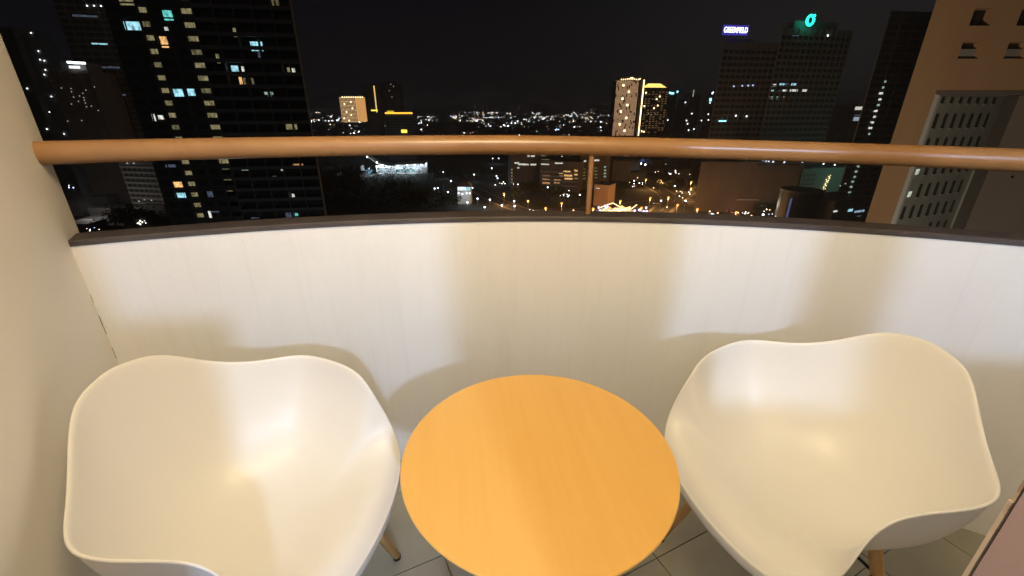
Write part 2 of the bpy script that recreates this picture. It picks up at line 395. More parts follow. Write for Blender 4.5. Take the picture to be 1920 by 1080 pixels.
# ------------------------------------------------------------------ round table
tb = empty('round_table', (.058, .745, 0), R(8), label='round honey coloured wooden side table between the two white chairs', cat='table')
def lathe(prof, n=96):
    b = MB(); k = len(prof)
    for i in range(n):
        a = 2 * math.pi * i / n
        for r, z in prof: b.v.append((r * math.cos(a), r * math.sin(a), z))
    for i in range(n):
        for j in range(k - 1):
            b.f.append((i * k + j, ((i + 1) % n) * k + j, ((i + 1) % n) * k + j + 1, i * k + j + 1)); b.m.append(0)
    b.f.append(tuple(i * k for i in range(n))[::-1]); b.m.append(0)
    b.f.append(tuple(i * k + k - 1 for i in range(n))); b.m.append(0)
    return b
lathe([(.272, .575), (.292, .582), (.2985, .590), (.3, .5935), (.2995, .5955), (.298, .597)]).build('tabletop', M['top'], tb)
MB().box(-.15, -.02, .552, .15, .02, .5745).build('cross_bar', M['wood'], tb, rz=R(45))
MB().box(-.15, -.02, .5525, .15, .02, .574).build('cross_bar', M['wood'], tb, rz=R(135))
for k in range(4):
    a = R(45 + 90 * k); ca, sa = math.cos(a), math.sin(a)
    dowel((ca * .17, sa * .17, .574), (ca * .265, sa * .265, 0), .019, .012).build('leg', M['wood'], tb, True)

# ================================================================== THE CITY BELOW
g = MB(); NSEG = 48
g.v = [(0, 0, GZ)] + [(12000 * math.cos(2 * math.pi * i / NSEG), 12000 * math.sin(2 * math.pi * i / NSEG), GZ) for i in range(NSEG)]
g.f = [(0, 1 + i, 1 + (i + 1) % NSEG) for i in range(NSEG)]; g.m = [0] * NSEG
tag(g.build('ground', M['earth']), kind='structure')

YEL = window_glow('yellow_room', (.95, .82, .42), .30); YELD = window_glow('dim_yellow_room', (.95, .85, .45), .17)
WARM = window_glow('warm_room', (1, .55, .2), 1.3); WHT = window_glow('white_room', (.95, .95, .85), 1.1)
BLU = window_glow('blue_white_room', (.42, .85, 1.0), 1.25); TEALW = window_glow('teal_room', (.2, .95, .85), .9)
DIMB = window_glow('dim_bluish_room', (.35, .42, .62), .22); GREENW = window_glow('greenish_room', (.7, 1, .8), .55)
ORW = window_glow('orange_room', (1, .5, .22), .6)
GOLD = glow((1, .62, .22), 2.0); GOLDB = glow((1, .74, .36), 4.0); WHITE = glow((.9, .95, 1), 3); ORANGE = glow((1, .42, .08), 1.9)
CYAN = glow((.35, .9, 1), 2.5); VIOLET = glow((.62, .5, 1), 3); RED = glow((1, .15, .12), 2); YELLOW = glow((1, .72, .08), 2.2); FAINT = glow((.9, .85, .7), .45)
BLUE = glow((.12, .22, .9), .35)

class Block:
    """a building given by the two ends of its visible face; local x runs along the face, local -y faces the balcony"""
    def __init__(s, name, label, cat, p0, p1, depth, ztop, wall, zbase=GZ, group=None, body=True, skew=0):
        p0 = Vector(p0[:2]); p1 = Vector(p1[:2]); s.p0 = p0; s.W = (p1 - p0).length; s.u = (p1 - p0) / s.W
        s.n = Vector((s.u.y, -s.u.x)); s.zb = zbase; s.H = ztop - zbase; s.D = depth
        s.root = empty(name, (p0.x, p0.y, zbase), math.atan2(s.u.y, s.u.x), label=label, cat=cat, group=group)
        l, r = (skew, 0) if skew > 0 else (0, skew)
        if body: s.wall = MB().quadbox([(0, 0, 0), (s.W, 0, 0), (s.W + r, depth, 0), (l, depth, 0), (0, 0, s.H), (s.W, 0, s.H), (s.W + r, depth, s.H), (l, depth, s.H)]).build('wall', wall, s.root)
    def hit(s, px, py):
        d = ray(px, py); o = Vector((0, 0)); t = (s.p0 - o).dot(s.n) / Vector((d.x, d.y)).dot(s.n)
        P = Vector((d.x, d.y)) * t; return (P - s.p0).dot(s.u), EYE + d.z * t - s.zb
    def grid(s, name, m, fh, bay, u0=0, u1=None, z0=0, z1=None, slab=.3, fin=.25, out=.35):
        u1 = s.W if u1 is None else u1; z1 = s.H if z1 is None else z1; b = MB()
        if slab:
            k = 0
            while z0 + k * fh <= z1 + .01: b.box(u0, -out, z0 + k * fh - slab, u1, .0, z0 + k * fh); k += 1
        if fin:
            nb = max(1, round((u1 - u0) / bay))
            for i in range(nb + 1):
                u = u0 + (u1 - u0) * i / nb; b.box(u - fin / 2, -out - .02, z0, u + fin / 2, -.005, z1)
        return tag(b.build(name, m, s.root), kind='stuff')
    def windows(s, m, fh, bay, u0, u1, z0, z1, w, h, sill, one_by_one=False, skip=0):
        nb = max(1, round((u1 - u0) / bay)); nf = int((z1 - z0) / fh + .01); b = MB()
        me = MB().box(-w / 2, -.04, 0, w / 2, 0, h).mesh('window', [m]) if one_by_one else None
        for j in range(nf):
            for i in range(nb):
                if random.random() < skip: continue
                u = u0 + (u1 - u0) * (i + .5) / nb; z = z0 + j * fh + sill
                if one_by_one: link('window', me, None, s.root, (u, -.003, z))
                else: b.box(u - w / 2, -.05, z, u + w / 2, 0, z + h)
        if not one_by_one: return tag(b.build('window_rows', m, s.root), kind='stuff')
    def lit(s, px, py, w, h, m, out=.09, name='lit_window'):
        u, z = s.hit(px, py); u = min(max(u, w / 2), s.W - w / 2)
        return MB().box(-w / 2, -out, -h / 2, w / 2, -.02, h / 2).build(name, m, s.root, loc=(u, 0, z))
    def dots(s, L, r, m, name='lamp', out=.5):
        b = MB()
        for px, py in L:
            u, z = s.hit(px, py); b.ball((u, -out, z), r, seg=6, ring=4)
        return tag(b.build(name, m, s.root), kind='stuff')
    def roofbox(s, u0, u1, y0, y1, h, m, name='roof_house'):
        return MB().box(u0, y0, s.H, u1, y1, s.H + h).build(name, m, s.root)
def ends(px0, px1, py, Y0, Y1=None):
    return at(px0, py, Y0), at(px1, py, Y1 or Y0)

# --- the tall residential tower on the left
fh = 3.1
a, b_ = ends(255, 578, 200, 126.1, 132.7)
t = Block('residential_tower', 'tall dark residential tower on the left with two columns of lit stair windows', 'apartment tower', a, b_, 24, 44, M['dgrey'], skew=-16)
zoff = -.6
zlo = 26 + zoff; zhi = 26 + zoff + 25 * fh
t.grid('slab_edge', M['dgrey'], fh, 99, 9.8, 17.2, zlo, zhi, .35, .3, .3)
t.grid('slab_edge', M['dgrey'], fh, 3.3, 0, 7.1, zlo, zhi, .35, .3, .3)
t.grid('balcony_edge', M['grey'], fh, 4.7, 20.5, t.W, zlo, zhi, .9, .28, 1.3)
t.windows(M['fglass'], fh, 3.3, 0, 7.1, zlo, zhi, 2.4, 1.7, .8, True)
t.windows(M['fglass'], fh, 3.7, 9.8, 17.2, zlo, zhi, 2.5, 1.7, .8, True)
t.windows(M['fglass'], fh, 4.7, 20.5, t.W, zlo, zhi, 3.6, 2.2, .2, True)
col1 = MB().box(-.85, -.1, 0, .85, -.02, 1.15); col2 = MB().box(-1.3, -.1, 0, 1.3, -.02, 1.15)
me1 = [col1.mesh('stair_window', [m]) for m in (YEL, YELD)]; me2 = [col2.mesh('stair_window', [m]) for m in (YEL, YELD, M['glass'])]
for j in range(24):
    z = zlo + j * fh + .9
    link('stair_window', me1[1 if j in (16, 19, 11) else 0], None, t.root, (8.4, 0, z))
    k = 0 if j > 7 else 2
    if j in (14, 17): k = 1
    link('stair_window', me2[k], None, t.root, (18.7, 0, z))
for px, py, w, h, m in [(237, 4, 4, 1.6, YEL), (250, 50, 4.4, 2.6, BLU), (315, 29, 2.4, 2.6, TEALW), (312, 54, .9, .9, WHT), (308, 79, 1.9, 3, WARM), (440.7, 61, .9, 2.4, YEL),
        (409, 110, .9, 2.6, YEL), (481.7, 87, 3.4, 2.6, BLU), (487, 103, 1, 1.5, DIMB), (440.7, 129, 2, 1.8, BLU), (456.7, 133, .8, 2.6, WHT), (451.7, 151.7, .8, 2.2, WARM), (459, 153, .7, 2.2, YELD),
        (474, 154, .7, 2.4, YELD), (541.5, 133, .8, 2, YEL), (551, 135, .9, 2.2, WHT), (335, 174, 2.6, 2.2, BLU), (359, 173, 2, 2, BLU), (504, 175, 2.6, .8, GREENW), (506, 179, 1.2, 1.2, DIMB),
        (289, 221.6, .8, 2.4, WHT), (302, 220, 1.5, 1.2, WHT), (546.7, 237, 3.4, 2, YEL), (510, 3, 1, 2, YEL), (520, 4, .8, 2, YELD), (334, 346, 2.6, 1.8, WARM), (339, 366, 3, 1.6, BLU),
        (394, 364, 1.6, 2, DIMB), (394, 402, .8, 2.4, WHT), (402, 397, 3, .4, DIMB), (460, 316.7, 2.4, 1, GREENW), (530, 317, 1.2, 1.2, GREENW), (559, 309, 3.2, .7, ORW), (515, 333, 1.2, 1.2, DIMB),
        (550, 367, .8, 1.4, WHT), (541, 403, 1.8, 1.8, DIMB), (556, 402, 1, 1, TEALW), (480, 410, 3, 1, DIMB), (320, 311, 3, .9, DIMB), (423, 317, 2.2, .35, YELD), (427, 337, 2.2, .35, YELD), (430, 358, 2.2, .3, YELD)]:
    o = 1.36 if px > 420 and not (420 < px < 432) else .12
    t.lit(px, py, w * .88, h * .85, m, o if o < 1 else .10)

# --- towers behind it at the far left
a, b_ = ends(150, 262, 150, 330, 340)
t = Block('office_tower', 'dark office tower behind the residential tower with thin bluish lit floors', 'office tower', a, b_, 30, 80, M['dgrey'], skew=-12)
t.grid('slab_edge', M['grey'], 3.8, 6, 0, None, 50, 142, .5, .25, .25)
t.windows(M['fglass'], 3.8, 6, 0, t.W, 50, 142, 5, 2.2, 1)
for px, py, w, h, m in [(187, 83, 9, 1.4, BLU), (194, 126, 19, 1.2, DIMB), (204, 177, 17, 1.3, window_glow('cool_office', (.35, .55, .9), .5)), (222, 178, 9, 1.2, DIMB), (160, 30, 14, 1.2, DIMB)]: t.lit(px, py, w, h, m, name='lit_floor')
t.dots([(164, 11), (177, 11), (190, 11.5)], .45, WHITE)
a, b_ = ends(104, 178, 170, 300, 305)
t = Block('brick_tower', 'reddish brown tower at far left with a white lit crown and dotted windows', 'apartment tower', a, b_, 30, at(140, 131, 300).z, M['brownf'])
t.grid('slab_edge', M['brownf'], 3.2, 6, 0, None, 20, t.H, .4, .5, .3)
t.roofbox(6, t.W - 2, 3, 20, 5, M['dgrey'])
for px, py, w, h in [(132, 117, 2.4, 1.2), (145, 118, 3.6, 1.2), (157, 118.5, 2.4, 1.2), (141, 126, 5, 1.2)]: t.lit(px, py, w, h, WHITE, 1.2, 'crown_light')
t.dots([(116, 165), (134, 166), (135, 172), (150, 180), (156, 175), (162, 169), (139, 182), (158, 183), (161, 193), (172, 199), (163, 200), (135, 195), (159, 188), (148, 190), (185, 207), (128, 227), (154, 226), (178, 163)], .33, FAINT)
a, b_ = ends(72, 102, 150, 350, 352)
t = Block('slim_tower', 'slim pale grey tower strip at far left beside the side wall', 'apartment tower', a, b_, 14, at(80, 58, 350).z, M['grey'])
t.grid('slab_edge', M['grey'], 3.2, 50, 0, None, 20, t.H, .3, .5, .3)
t.dots([(59, 62), (73, 96), (76, 112), (84, 114), (86, 131), (84, 140), (97, 181), (121, 251)], .42, WHITE)
a, b_ = ends(-60, 58, 150, 420, 420)
t = Block('far_tower', 'wide dark tower half hidden behind the side wall', 'apartment tower', a, b_, 30, at(40, 50, 420).z, M['dgrey'])
t.windows(M['fglass'], 3.4, 6, 0, t.W, 20, t.H - 2, 4, 1.8, 1)
t.dots([(52, 166), (94, 210), (89, 242)], .6, WHITE)
a, b_ = ends(236, 304, 345, 284, 278)
t = Block('banded_block', 'low grey apartment block with horizontal balcony bands beside the tall tower', 'apartment block', a, b_, 26, at(270, 304, 280).z, M['grey'])
t.grid('balcony_band', M['whitef'], 3.3, 99, 1, t.W - .5, 3, t.H, 1.3, 0, 1.0)
t.windows(M['fglass'], 3.3, 4, 1, t.W, 3, t.H - 1, 3, 1.6, .2)
t.dots([(285, 375), (272, 374), (262, 377), (300, 374), (240, 306), (252, 306)], .45, FAINT, 'porch_lamp')

# --- golden and dark towers far out, centre left
a, b_ = ends(639, 668, 200, 1000, 985)
t = Block('golden_block', 'far apartment block washed in golden light, left of the dark twin towers', 'apartment tower', a, b_, 30, at(650, 182, 1000).z, M['whitef'], zbase=at(650, 228, 1000).z)
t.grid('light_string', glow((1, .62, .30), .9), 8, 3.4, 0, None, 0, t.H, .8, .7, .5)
MB().box(t.W, .5, 0, t.W + .6, 30, t.H).build('glowing_side_wall', glow((1, .50, .16), .8), t.root)  # wall emits by itself to imitate the golden wash of light
t.dots([(646, 195), (658, 191), (661, 203), (650, 210), (659, 216), (646, 222), (655, 226)], 1.6, GOLDB)
t.dots([(642 + 4.2 * i, 182) for i in range(10)], 1.3, GOLDB)
for nm, lab, x0, x1, yt, Y in [('twin_tower', 'left dark slab of the far twin towers, with a thin yellow light line', 682, 714, 160, 1150), ('twin_tower', 'right dark slab of the far twin towers, antenna on its roof', 717, 751, 156, 1130)]:
    a, b_ = ends(x0, x1, 200, Y)
    t = Block(nm, lab, 'apartment tower', a, b_, 35, at(x0, yt, Y).z, M['brownf'], group='far twin towers')
    t.grid('slab_edge', M['brownf'], 3.4, 9, 0, None, 5, t.H, .8, 1.2, .6)
    t.roofbox(6, t.W - 8, 5, 20, 4, M['dgrey'])
    if x0 < 700: t.lit(704, 186, 2.2, 60, glow((1, .66, .2), 1.4), 1.5, 'light_line'); t.lit(702, 207, 16, 3, YELLOW, 1.6, 'light_line')
    else:
        MB().tube([(t.W * .5, 8, t.H), (t.W * .5, 8, t.H + 14)], .5, 6).build('antenna', M['steel'], t.root)
        t.dots([(733, 158), (738, 162), (735, 182), (722, 236), (730, 170)], 1.2, FAINT)
a, b_ = ends(724, 775, 230, 640)
t = Block('yellow_topped_block', 'grey office block with a glowing yellow roof edge', 'office block', a, b_, 30, at(740, 212, 640).z, M['grey'])
t.grid('slab_edge', M['grey'], 3.6, 5, 0, None, 20, t.H - 2, .5, .5, .4)
t.windows(M['fglass'], 3.6, 5, 0, t.W, 20, t.H - 3, 4, 2, 1)
MB().box(0, -.9, t.H - .9, t.W, -.42, t.H + .9).build('roof_light', glow((1, .50, .04), 2.2), t.root)
MB().box(2, 3, t.H, 10, 9, t.H + 3).build('roof_house', glow((1, .72, .05), .7), t.root)
t.lit(758, 246, 8, 4, YELLOW, .9, 'sign_panel')

# --- golden tower pair, centre right
a, b_ = ends(1152, 1203, 200, 690, 690)
t = Block('golden_tower', 'tall tower outlined in golden strings of light, right of the baluster', 'apartment tower', a, b_, 26, at(1180, 151, 690).z, M['brownf'])
b = MB(); k = int(t.W / 1.5)
for i in range(k):
    u = (i + .5) * t.W / k
    if .80 < u / t.W < .95: continue
    z = 30
    while z < t.H - 1:
        h = random.uniform(1.2, 4.5)
        if random.random() < .9: b.box(u - .16, -.5, z, u + .22, -.05, min(z + h, t.H))
        z += h + .35
tag(b.build('light_string', glow((1, .60, .33), .95), t.root), kind='stuff')
MB().box(t.W - 1.1, -.9, 30, t.W + .3, -.1, t.H + 1).build('edge_light', GOLDB, t.root)
t.dots([(1169, 160), (1179, 172), (1167, 185), (1176, 197), (1164, 209), (1174, 221), (1162, 233), (1171, 245)], 1.7, GOLDB)
t.roofbox(8, t.W - 8, 4, 18, 4, M['brownf'])
t.dots([(1165 + 4 * i, 149 - (1 if 2 < i < 7 else 0)) for i in range(9)] + [(1183, 146), (1186, 146), (1200, 148)], .9, GOLDB)
a, b_ = ends(1206, 1250, 200, 760, 765)
t = Block('gold_crowned_tower', 'brown tower with a glowing golden crown beside the string-lit tower', 'apartment tower', a, b_, 28, at(1220, 164, 760).z, M['brownf'])
t.grid('slab_edge', M['brownf'], 3.4, 6, 0, None, 20, t.H, .6, .6, .5)
b = MB(); b.quadbox([(2, 2, t.H + .02), (t.W - 3, 2, t.H + .02), (t.W - 3, 14, t.H + .02), (2, 14, t.H + .02), (8, 5, t.H + 6), (t.W - 13, 5, t.H + 6), (t.W - 13, 11, t.H + 6), (8, 11, t.H + 6)])
b.build('crown', glow((1, .66, .16), 2), t.root)
t.dots([(1211, 174), (1231, 186), (1208, 199), (1237, 181), (1226, 203), (1233, 198), (1203, 246), (1207, 247)], 1.3, GOLDB)
t.dots([(1216, 213), (1221, 215), (1228, 214)], .8, FAINT)
t.windows(window_glow('amber_room', (1, .58, .25), .22), 3.4, 6, 0, t.W, 30, t.H - 2, 3.2, 1.4, 1, skip=.35)

# --- dark towers between it and the office pair
rows = [(1252, 1266, 176, 900, 'dark tower with a cyan lit roof'), (1268, 1287, 186, 980, 'squat dark tower with a violet sign beside the cyan roofed tower'), (1290, 1304, 172, 900, 'thin dark tower with a vertical pale strip'),
        (1306, 1320, 178, 940, 'plain dark tower next to the thin striped tower'), (1322, 1339, 174, 860, 'dark tower with a teal roof lamp, left of the office towers')]
for x0, x1, yt, Y, lab in rows:
    a, b_ = ends(x0, x1, 200, Y)
    t = Block('dark_tower', lab, 'tower', a, b_, 26, at(x0, yt, Y).z, M['dgrey'], group='dark towers on the skyline')
    t.grid('slab_edge', M['dgrey'], 3.5, 5, 0, None, 10, t.H, .7, .6, .4)
    if x0 == 1252: t.dots([(1256, 174), (1259, 175), (1262, 175), (1270, 172)], 2, CYAN); t.dots([(1243, 233), (1252, 225), (1247, 215)], 1.2, WHITE)
    if x0 == 1268: t.dots([(1251, 201), (1256, 203), (1256, 206)], 2, VIOLET)
    if x0 == 1290: t.lit(1300, 175, 1.6, 12, FAINT, .7, 'light_strip'); t.dots([(1285, 192), (1297, 213), (1287, 226), (1289, 232), (1291, 244), (1301, 242), (1306, 242), (1310, 246)], 1.3, WHITE)
    if x0 == 1322: t.dots([(1332, 186), (1332, 188)], 2.2, CYAN); t.dots([(1331, 193), (1337, 173), (1328, 214), (1328, 225), (1315, 226)], 1.1, WHITE)

# --- the two big office towers with signs
def office(name, label, x0, x1, yt, Y0, Y1, dep, fhh, mm):
    a, b_ = ends(x0, x1, 200, Y0, Y1)
    t = Block(name, label, 'office tower', a, b_, dep, at(x0, yt, Y0).z, mm, skew=16)
    t.grid('slab_edge', mm, fhh, 4.5, 0, None, 30, t.H, .9, .35, .5)
    t.windows(M['fglass'], fhh, 4.5, 0, t.W, 30, t.H - 2, 3.8, 2.2, .9)
    return t
t = office('office_tower', 'stepped dark office tower carrying a glowing blue name sign', 1338, 1436, 78, 345, 352, 14, 4.0, M['grey'])
t.roofbox(3, t.W * .55, 2, 12, 2.2, M['grey'])
t.dots([(1375, 162), (1391, 161), (1402, 160.5), (1411, 160)], .55, glow((.55, .65, 1), 1.5)); t.dots([(1379, 217), (1399, 218), (1335, 175)], .6, WHITE)
t.lit(1354, 227, 6, .7, CYAN, .7, 'lit_floor')
zs = at(1380, 57, 344).z
def text_mesh(txt, size, ext):
    cu = bpy.data.curves.new('lettering', 'FONT'); cu.body = txt; cu.size = size; cu.extrude = ext; cu.align_x = 'CENTER'; cu.space_character = 1.05
    o = bpy.data.objects.new('lettering_source', cu); COL.objects.link(o); dg = bpy.context.evaluated_depsgraph_get()
    me = bpy.data.meshes.new_from_object(o.evaluated_get(dg)); bpy.data.objects.remove(o); return me
sg = at(1379, 57, 343.2)
rs = empty('roof_sign', (sg.x, sg.y, t.zb + t.H), math.atan2(t.u.y, t.u.x), label='glowing blue white GREENFIELD roof sign on the office tower', cat='sign')
hz = zs - (t.zb + t.H)
me = text_mesh('GREENFIELD', 3.9, .2); me.materials.append(glow((.55, .62, 1), 4.5))
o = link('lettering', me, None, rs, (0, -.5, hz - 1.6)); o.rotation_euler = (R(90), 0, 0); o.scale = (.80, 1.25, 1)
MB().box(-9.6, -.1, hz - 3.0, 9.6, .25, hz + 3.0).build('sign_board', glow((.10, .07, .75), .55), rs)
fr = MB()
for k in range(5): fr.tube([(-8 + 4 * k, .5, -1.0), (-8 + 4 * k, .5, hz + 2)], .15, 6)
fr.build('support_frame', M['steel'], rs)
t2 = office('office_tower', 'taller dark office tower with a teal ring sign and two rows of lit windows', 1437, 1562, 52, 338, 350, 16, 4.0, M['grey'])
for px, py, w, m in [(1440, 161, 2, DIMB), (1452, 160, 2.5, WHT), (1466, 158.6, 4, BLU), (1475, 158.4, 3, DIMB), (1488, 158.6, 4.2, BLU), (1448, 171, 2, BLU), (1461, 171.4, 2, DIMB), (1471, 170.5, 3.6, WHT), (1488, 170, 6.5, WHT), (1508, 170, 4, WHT),
        (1415, 183, 1.2, DIMB), (1437, 183, 1.2, YELD), (1447, 183.5, 1.6, GREENW), (1457, 183.5, 1.2, GREENW), (1470, 183, 1.2, ORW)]:
    t2.lit(px, py, w, 1.7, m, .15, 'lit_floor')
t2.dots([(1551, 67)], .6, WHITE); t2.lit(1490, 67, 4.5, .5, DIMB, .6, 'lit_floor')
t2.roofbox(10, t2.W - 12, 2, 14, 5, M['grey'])
rg = at(1519.5, 38, 338)
rr = empty('ring_sign', (rg.x, rg.y, t2.zb + t2.H), math.atan2(t2.u.y, t2.u.x), label='small glowing teal ring logo sign on top of the office tower', cat='sign')
hz = rg.z - (t2.zb + t2.H)
TEALG = glow((.02, .95, .62), 2.6)
MB().tube([(2.6 * math.cos(w), 0, hz + 2.8 * math.sin(w)) for w in [R(40) + R(345) * i / 30 for i in range(31)]], .85, 8).build('ring', TEALG, rr, True)
MB().tube([(1.5, 0, hz + 1.4), (2.9, 0, hz + 3.0), (2.6, 0, hz + 3.6)], [.7, .7, .5], 8).build('ring_tail', TEALG, rr, True)
MB().tube([(0, .3, -1), (0, .3, hz - 2.6)], .2, 8).build('post', M['steel'], rr)

# --- skyline between the office towers and the right tower
for x0, x1, yt, Y, lab, k in [(1552, 1562, 168, 900, 'thin tower with a pink roof light at right of the office towers', 0), (1566, 1578, 198, 980, 'low dark tower with white lit floors beside the pink lit tower', 1), (1580, 1600, 200, 800, 'dark block with a bright pale side, right skyline', 2), (1602, 1620, 196, 780, 'bright pale lit block near the right tower', 3)]:
    a, b_ = ends(x0, x1, 200, Y); t = Block('skyline_block', lab, 'tower', a, b_, 24, at(x0, yt, Y).z, M['dgrey'], group='blocks on the right skyline')
    t.grid('slab_edge', M['dgrey'], 3.5, 5, 0, None, 10, t.H, .7, .6, .4)
    if k == 0: t.dots([(1558, 184), (1557, 187)], 2.2, glow((1, .25, .35), 1.6)); t.dots([(1560, 157), (1551, 203), (1548, 204), (1545, 227), (1537, 255), (1551, 248)], 1.3, WHITE)
    if k == 1: t.dots([(1561, 228), (1565, 228), (1569, 228), (1566, 212), (1565, 246), (1577, 227)], 1.3, glow((.7, .75, 1), 2.5)); t.dots([(1586, 202), (1589, 201)], 1.2, WHITE)
    if k == 2: t.lit(1598, 238, 8, 1.2, FAINT, .8, 'lit_floor'); t.dots([(1580, 253), (1609, 236)], 1.3, WHITE)
    if k == 3:
        for py, h, m in ((203, 5, WHT), (216, 2, DIMB), (223, 6, window_glow('pale_room', (.7, .85, 1), .7))): t.lit(1610, py, 12, h, m, .8, 'lit_floor')
a, b_ = ends(1618, 1712, 200, 232, 236)
t = Block('stair_lit_tower', 'dark apartment tower behind the ochre wing with one column of small lit windows', 'apartment tower', a, b_, 25, at(1650, 20, 232).z, M['dgrey'], skew=28)
t.grid('slab_edge', M['grey'], 3.1, 7, 0, None, 10, t.H, .5, .4, .5)
t.windows(M['fglass'], 3.1, 7, 0, t.W, 10, t.H - 2, 5, 1.6, .8)
for i, (px, py) in enumerate([(1658, 153), (1654, 164), (1651, 175), (1648, 186.5), (1645, 197), (1641, 208), (1638, 219), (1634, 229.5), (1631, 240), (1628, 251), (1608, 312), (1604.5, 321.5), (1601.5, 331.5), (1598, 340.5), (1595, 350), (1592, 360)]):
    t.lit(px, py, 1.5 if 1 < i < 9 else 1.0, .9, GREENW if i in (0, 1, 4, 9) or i > 9 else WHT, .62, 'stair_window')
t.dots([(1574, 348), (1584, 344)], .35, FAINT)

# --- shopping centre box, green lit block, drum, low-rise below them
a, b_ = ends(1312, 1502, 320, 298, 292)
t = Block('shopping_centre', 'big windowless brown shopping centre box below the office towers', 'shopping centre', a, b_, 44, at(1330, 303, 298).z, M['brownf'], skew=22)
b = MB()
for i in range(9): b.box(t.W * i / 9 + .1, -.12, .5, t.W * (i + 1) / 9 - .1, 0, t.H - 1)
b.build('cladding', M['brownf'], t.root)
for u0, u1, y0, y1, h in ((4, 12, 2, 6, 2), (16, 20, 6, 14, 2.5), (26, 31, 3, 10, 2.4), (38, 60, 10, 34, 3)): t.roofbox(u0, u1, y0, y1, h, M['dgrey'])
b = MB().box(t.W * .55, -1.6, t.H - 5.5, t.W + .5, -.13, t.H - 1.6); b.build('canopy', M['dgrey'], t.root)
t.dots([(1409, 297), (1420, 298), (1430, 300), (1436, 301.5), (1441, 302), (1470, 304), (1504, 303), (1508, 301), (1449, 303)], .6, glow((.7, .8, 1), 1.6), 'roof_lamp')
a, b_ = ends(1500, 1592, 340, 318, 330)
t = Block('teal_lit_block', 'pale block washed in teal light with a bright stair strip', 'office block', a, b_, 30, at(1520, 317, 318).z, M['teal'])
t.windows(M['fglass'], 3.2, 2.4, 1.5, 14, 4, t.H - 3, 1.3, 1.8, .9)
t.grid('slab_edge', M['teal'], 3.2, 40, 0, None, 3, t.H, .3, .4, .25)
b = MB()
for i in range(26):
    px = 1554 - i * .75 + random.uniform(-3, 3); py = 329 + i * 1.9; u, z = t.hit(px, py); b.ball((u, -.5, z), .22 + .12 * random.random(), seg=6, ring=4)
tag(b.build('stair_lamp', GOLDB, t.root), kind='stuff')
t.dots([(1529, 374), (1546, 377), (1542, 385)], .75, WHITE); t.dots([(1543, 307), (1563, 304), (1564, 309)], .5, WHITE)
dc = ground_at(1484, 436); dr = 10.4
dm = empty('drum_building', (dc.x, dc.y, GZ), label='dark round drum shaped building in front of the shopping centre', cat='building')
zt = at(1484, 361, dc.y - dr).z - GZ
b = MB().tube([(0, 0, 0), (0, 0, zt - 1)], dr, 48); b.build('drum_wall', M['tank'], dm)
MB().tube([(0, 0, zt - 1), (0, 0, zt)], dr + .25, 48).build('parapet_ring', M['dgrey'], dm)
MB().box(-dr * .88, -dr * .62, 6, -dr * .82, -dr * .54, zt - 4).build('light_strip', glow((.3, .32, .7), .25), dm)
b = MB()
for k in range(14):
    w = 2 * math.pi * k / 14; b.box(dr * math.cos(w) - .12, dr * math.sin(w) - .12, 0, dr * math.cos(w) + .12, dr * math.sin(w) + .12, zt - 1)
b.build('rib', M['tank'], dm)
a, b_ = ends(1562, 1650, 395, 225, 240)
t = Block('lobby_block', 'low dark podium with a long bluish lit window strip below the ochre wing', 'building', a, b_, 20, at(1600, 374, 230).z, M['dgrey'])
t.lit(1594, 394, 3.5, 1.3, BLU, .3, 'lit_window'); t.lit(1611, 396, 8, 1.0, window_glow('strip_light', (.55, .75, 1), .7), .3, 'lit_window'); t.lit(1566, 396, 3, .8, WHT, .3); t.lit(1610, 405, 3, .5, DIMB, .3)

# --- centre: offices and car park behind the baluster
a, b_ = ends(958, 1012, 325, 392, 395)
t = Block('office_block', 'dark office block with one row of bright white windows', 'office block', a, b_, 24, at(980, 285, 392).z, M['brownf'])
t.grid('slab_edge', M['brownf'], 3.4, 5, 0, None, 2, t.H, .5, .6, .4)
for px, py, w in [(969, 305.5, 4), (978, 308, 6), (986, 308.5, 5), (1000, 308.5, 5), (991, 292.5, 2), (999, 292.5, 3.5), (971.5, 314.5, 2)]: t.lit(px, py, w, 1.2, WHT, .45)
for py in (318, 324, 330, 336, 342): t.lit(956.8, py, 1.4, 1.4, YEL, .45)
a, b_ = ends(1012, 1086, 330, 384, 372)
t = Block('car_park', 'multi storey car park with open decks lit orange inside', 'car park', a, b_, 30, at(1040, 302, 380).z, M['brownf'])
for k in range(4):
    z = t.hit(1050, 349 - 8.2 * k)[1]
    t_ = MB().box(.5, -.7, z, t.W - .3, -.02, z + 1.1).build('deck_rail', M['whitef'], t.root)
for px, py, w, m in [(1024, 330, 7, ORW), (1024, 337, 7, ORW), (1024, 343, 7, ORW), (1045, 338, 6, ORW), (1044, 343, 5, ORW), (1052, 324, 3.5, WARM), (1063, 322, 6, WARM), (1065, 329, 7, WARM), (1066, 335, 7, WARM), (1080, 320, 3, WARM), (1080, 327, 3, WARM), (1052, 331, 3, ORW), (1080, 334, 3, ORW)]:
    t.lit(px, py, w, 1.5, m, .2, 'lit_deck')
for px, py, w in [(1022, 308, 7), (1023, 299, 7), (1045, 306, 4), (1052, 306, 3), (1019, 292, 5)]: t.lit(px, py, w, .9, WHT if py > 300 else YELD, .3)
a, b_ = ends(1087, 1142, 325, 388, 392)
t = Block('apartment_block', 'narrow dark apartment block just behind the baluster with small lit windows', 'apartment block', a, b_, 24, at(1100, 292, 388).z, M['brownf'])
t.grid('slab_edge', M['brownf'], 3.3, 5, 0, None, 2, t.H, .5, .6, .4)
for px, py, w in [(1094, 302, 4.5), (1118, 300.5, 5), (1078, 302, 2)]: t.lit(px, py, w, 1.3, WHT, .45)
for py in (317, 323, 329, 335): t.lit(1094, py, 3.2, 1, YELD, .45); t.lit(1117, py - 2, 2.6, 1, YELD, .45); t.lit(1134, py - 4, 2, 1.2, GREENW, .45)
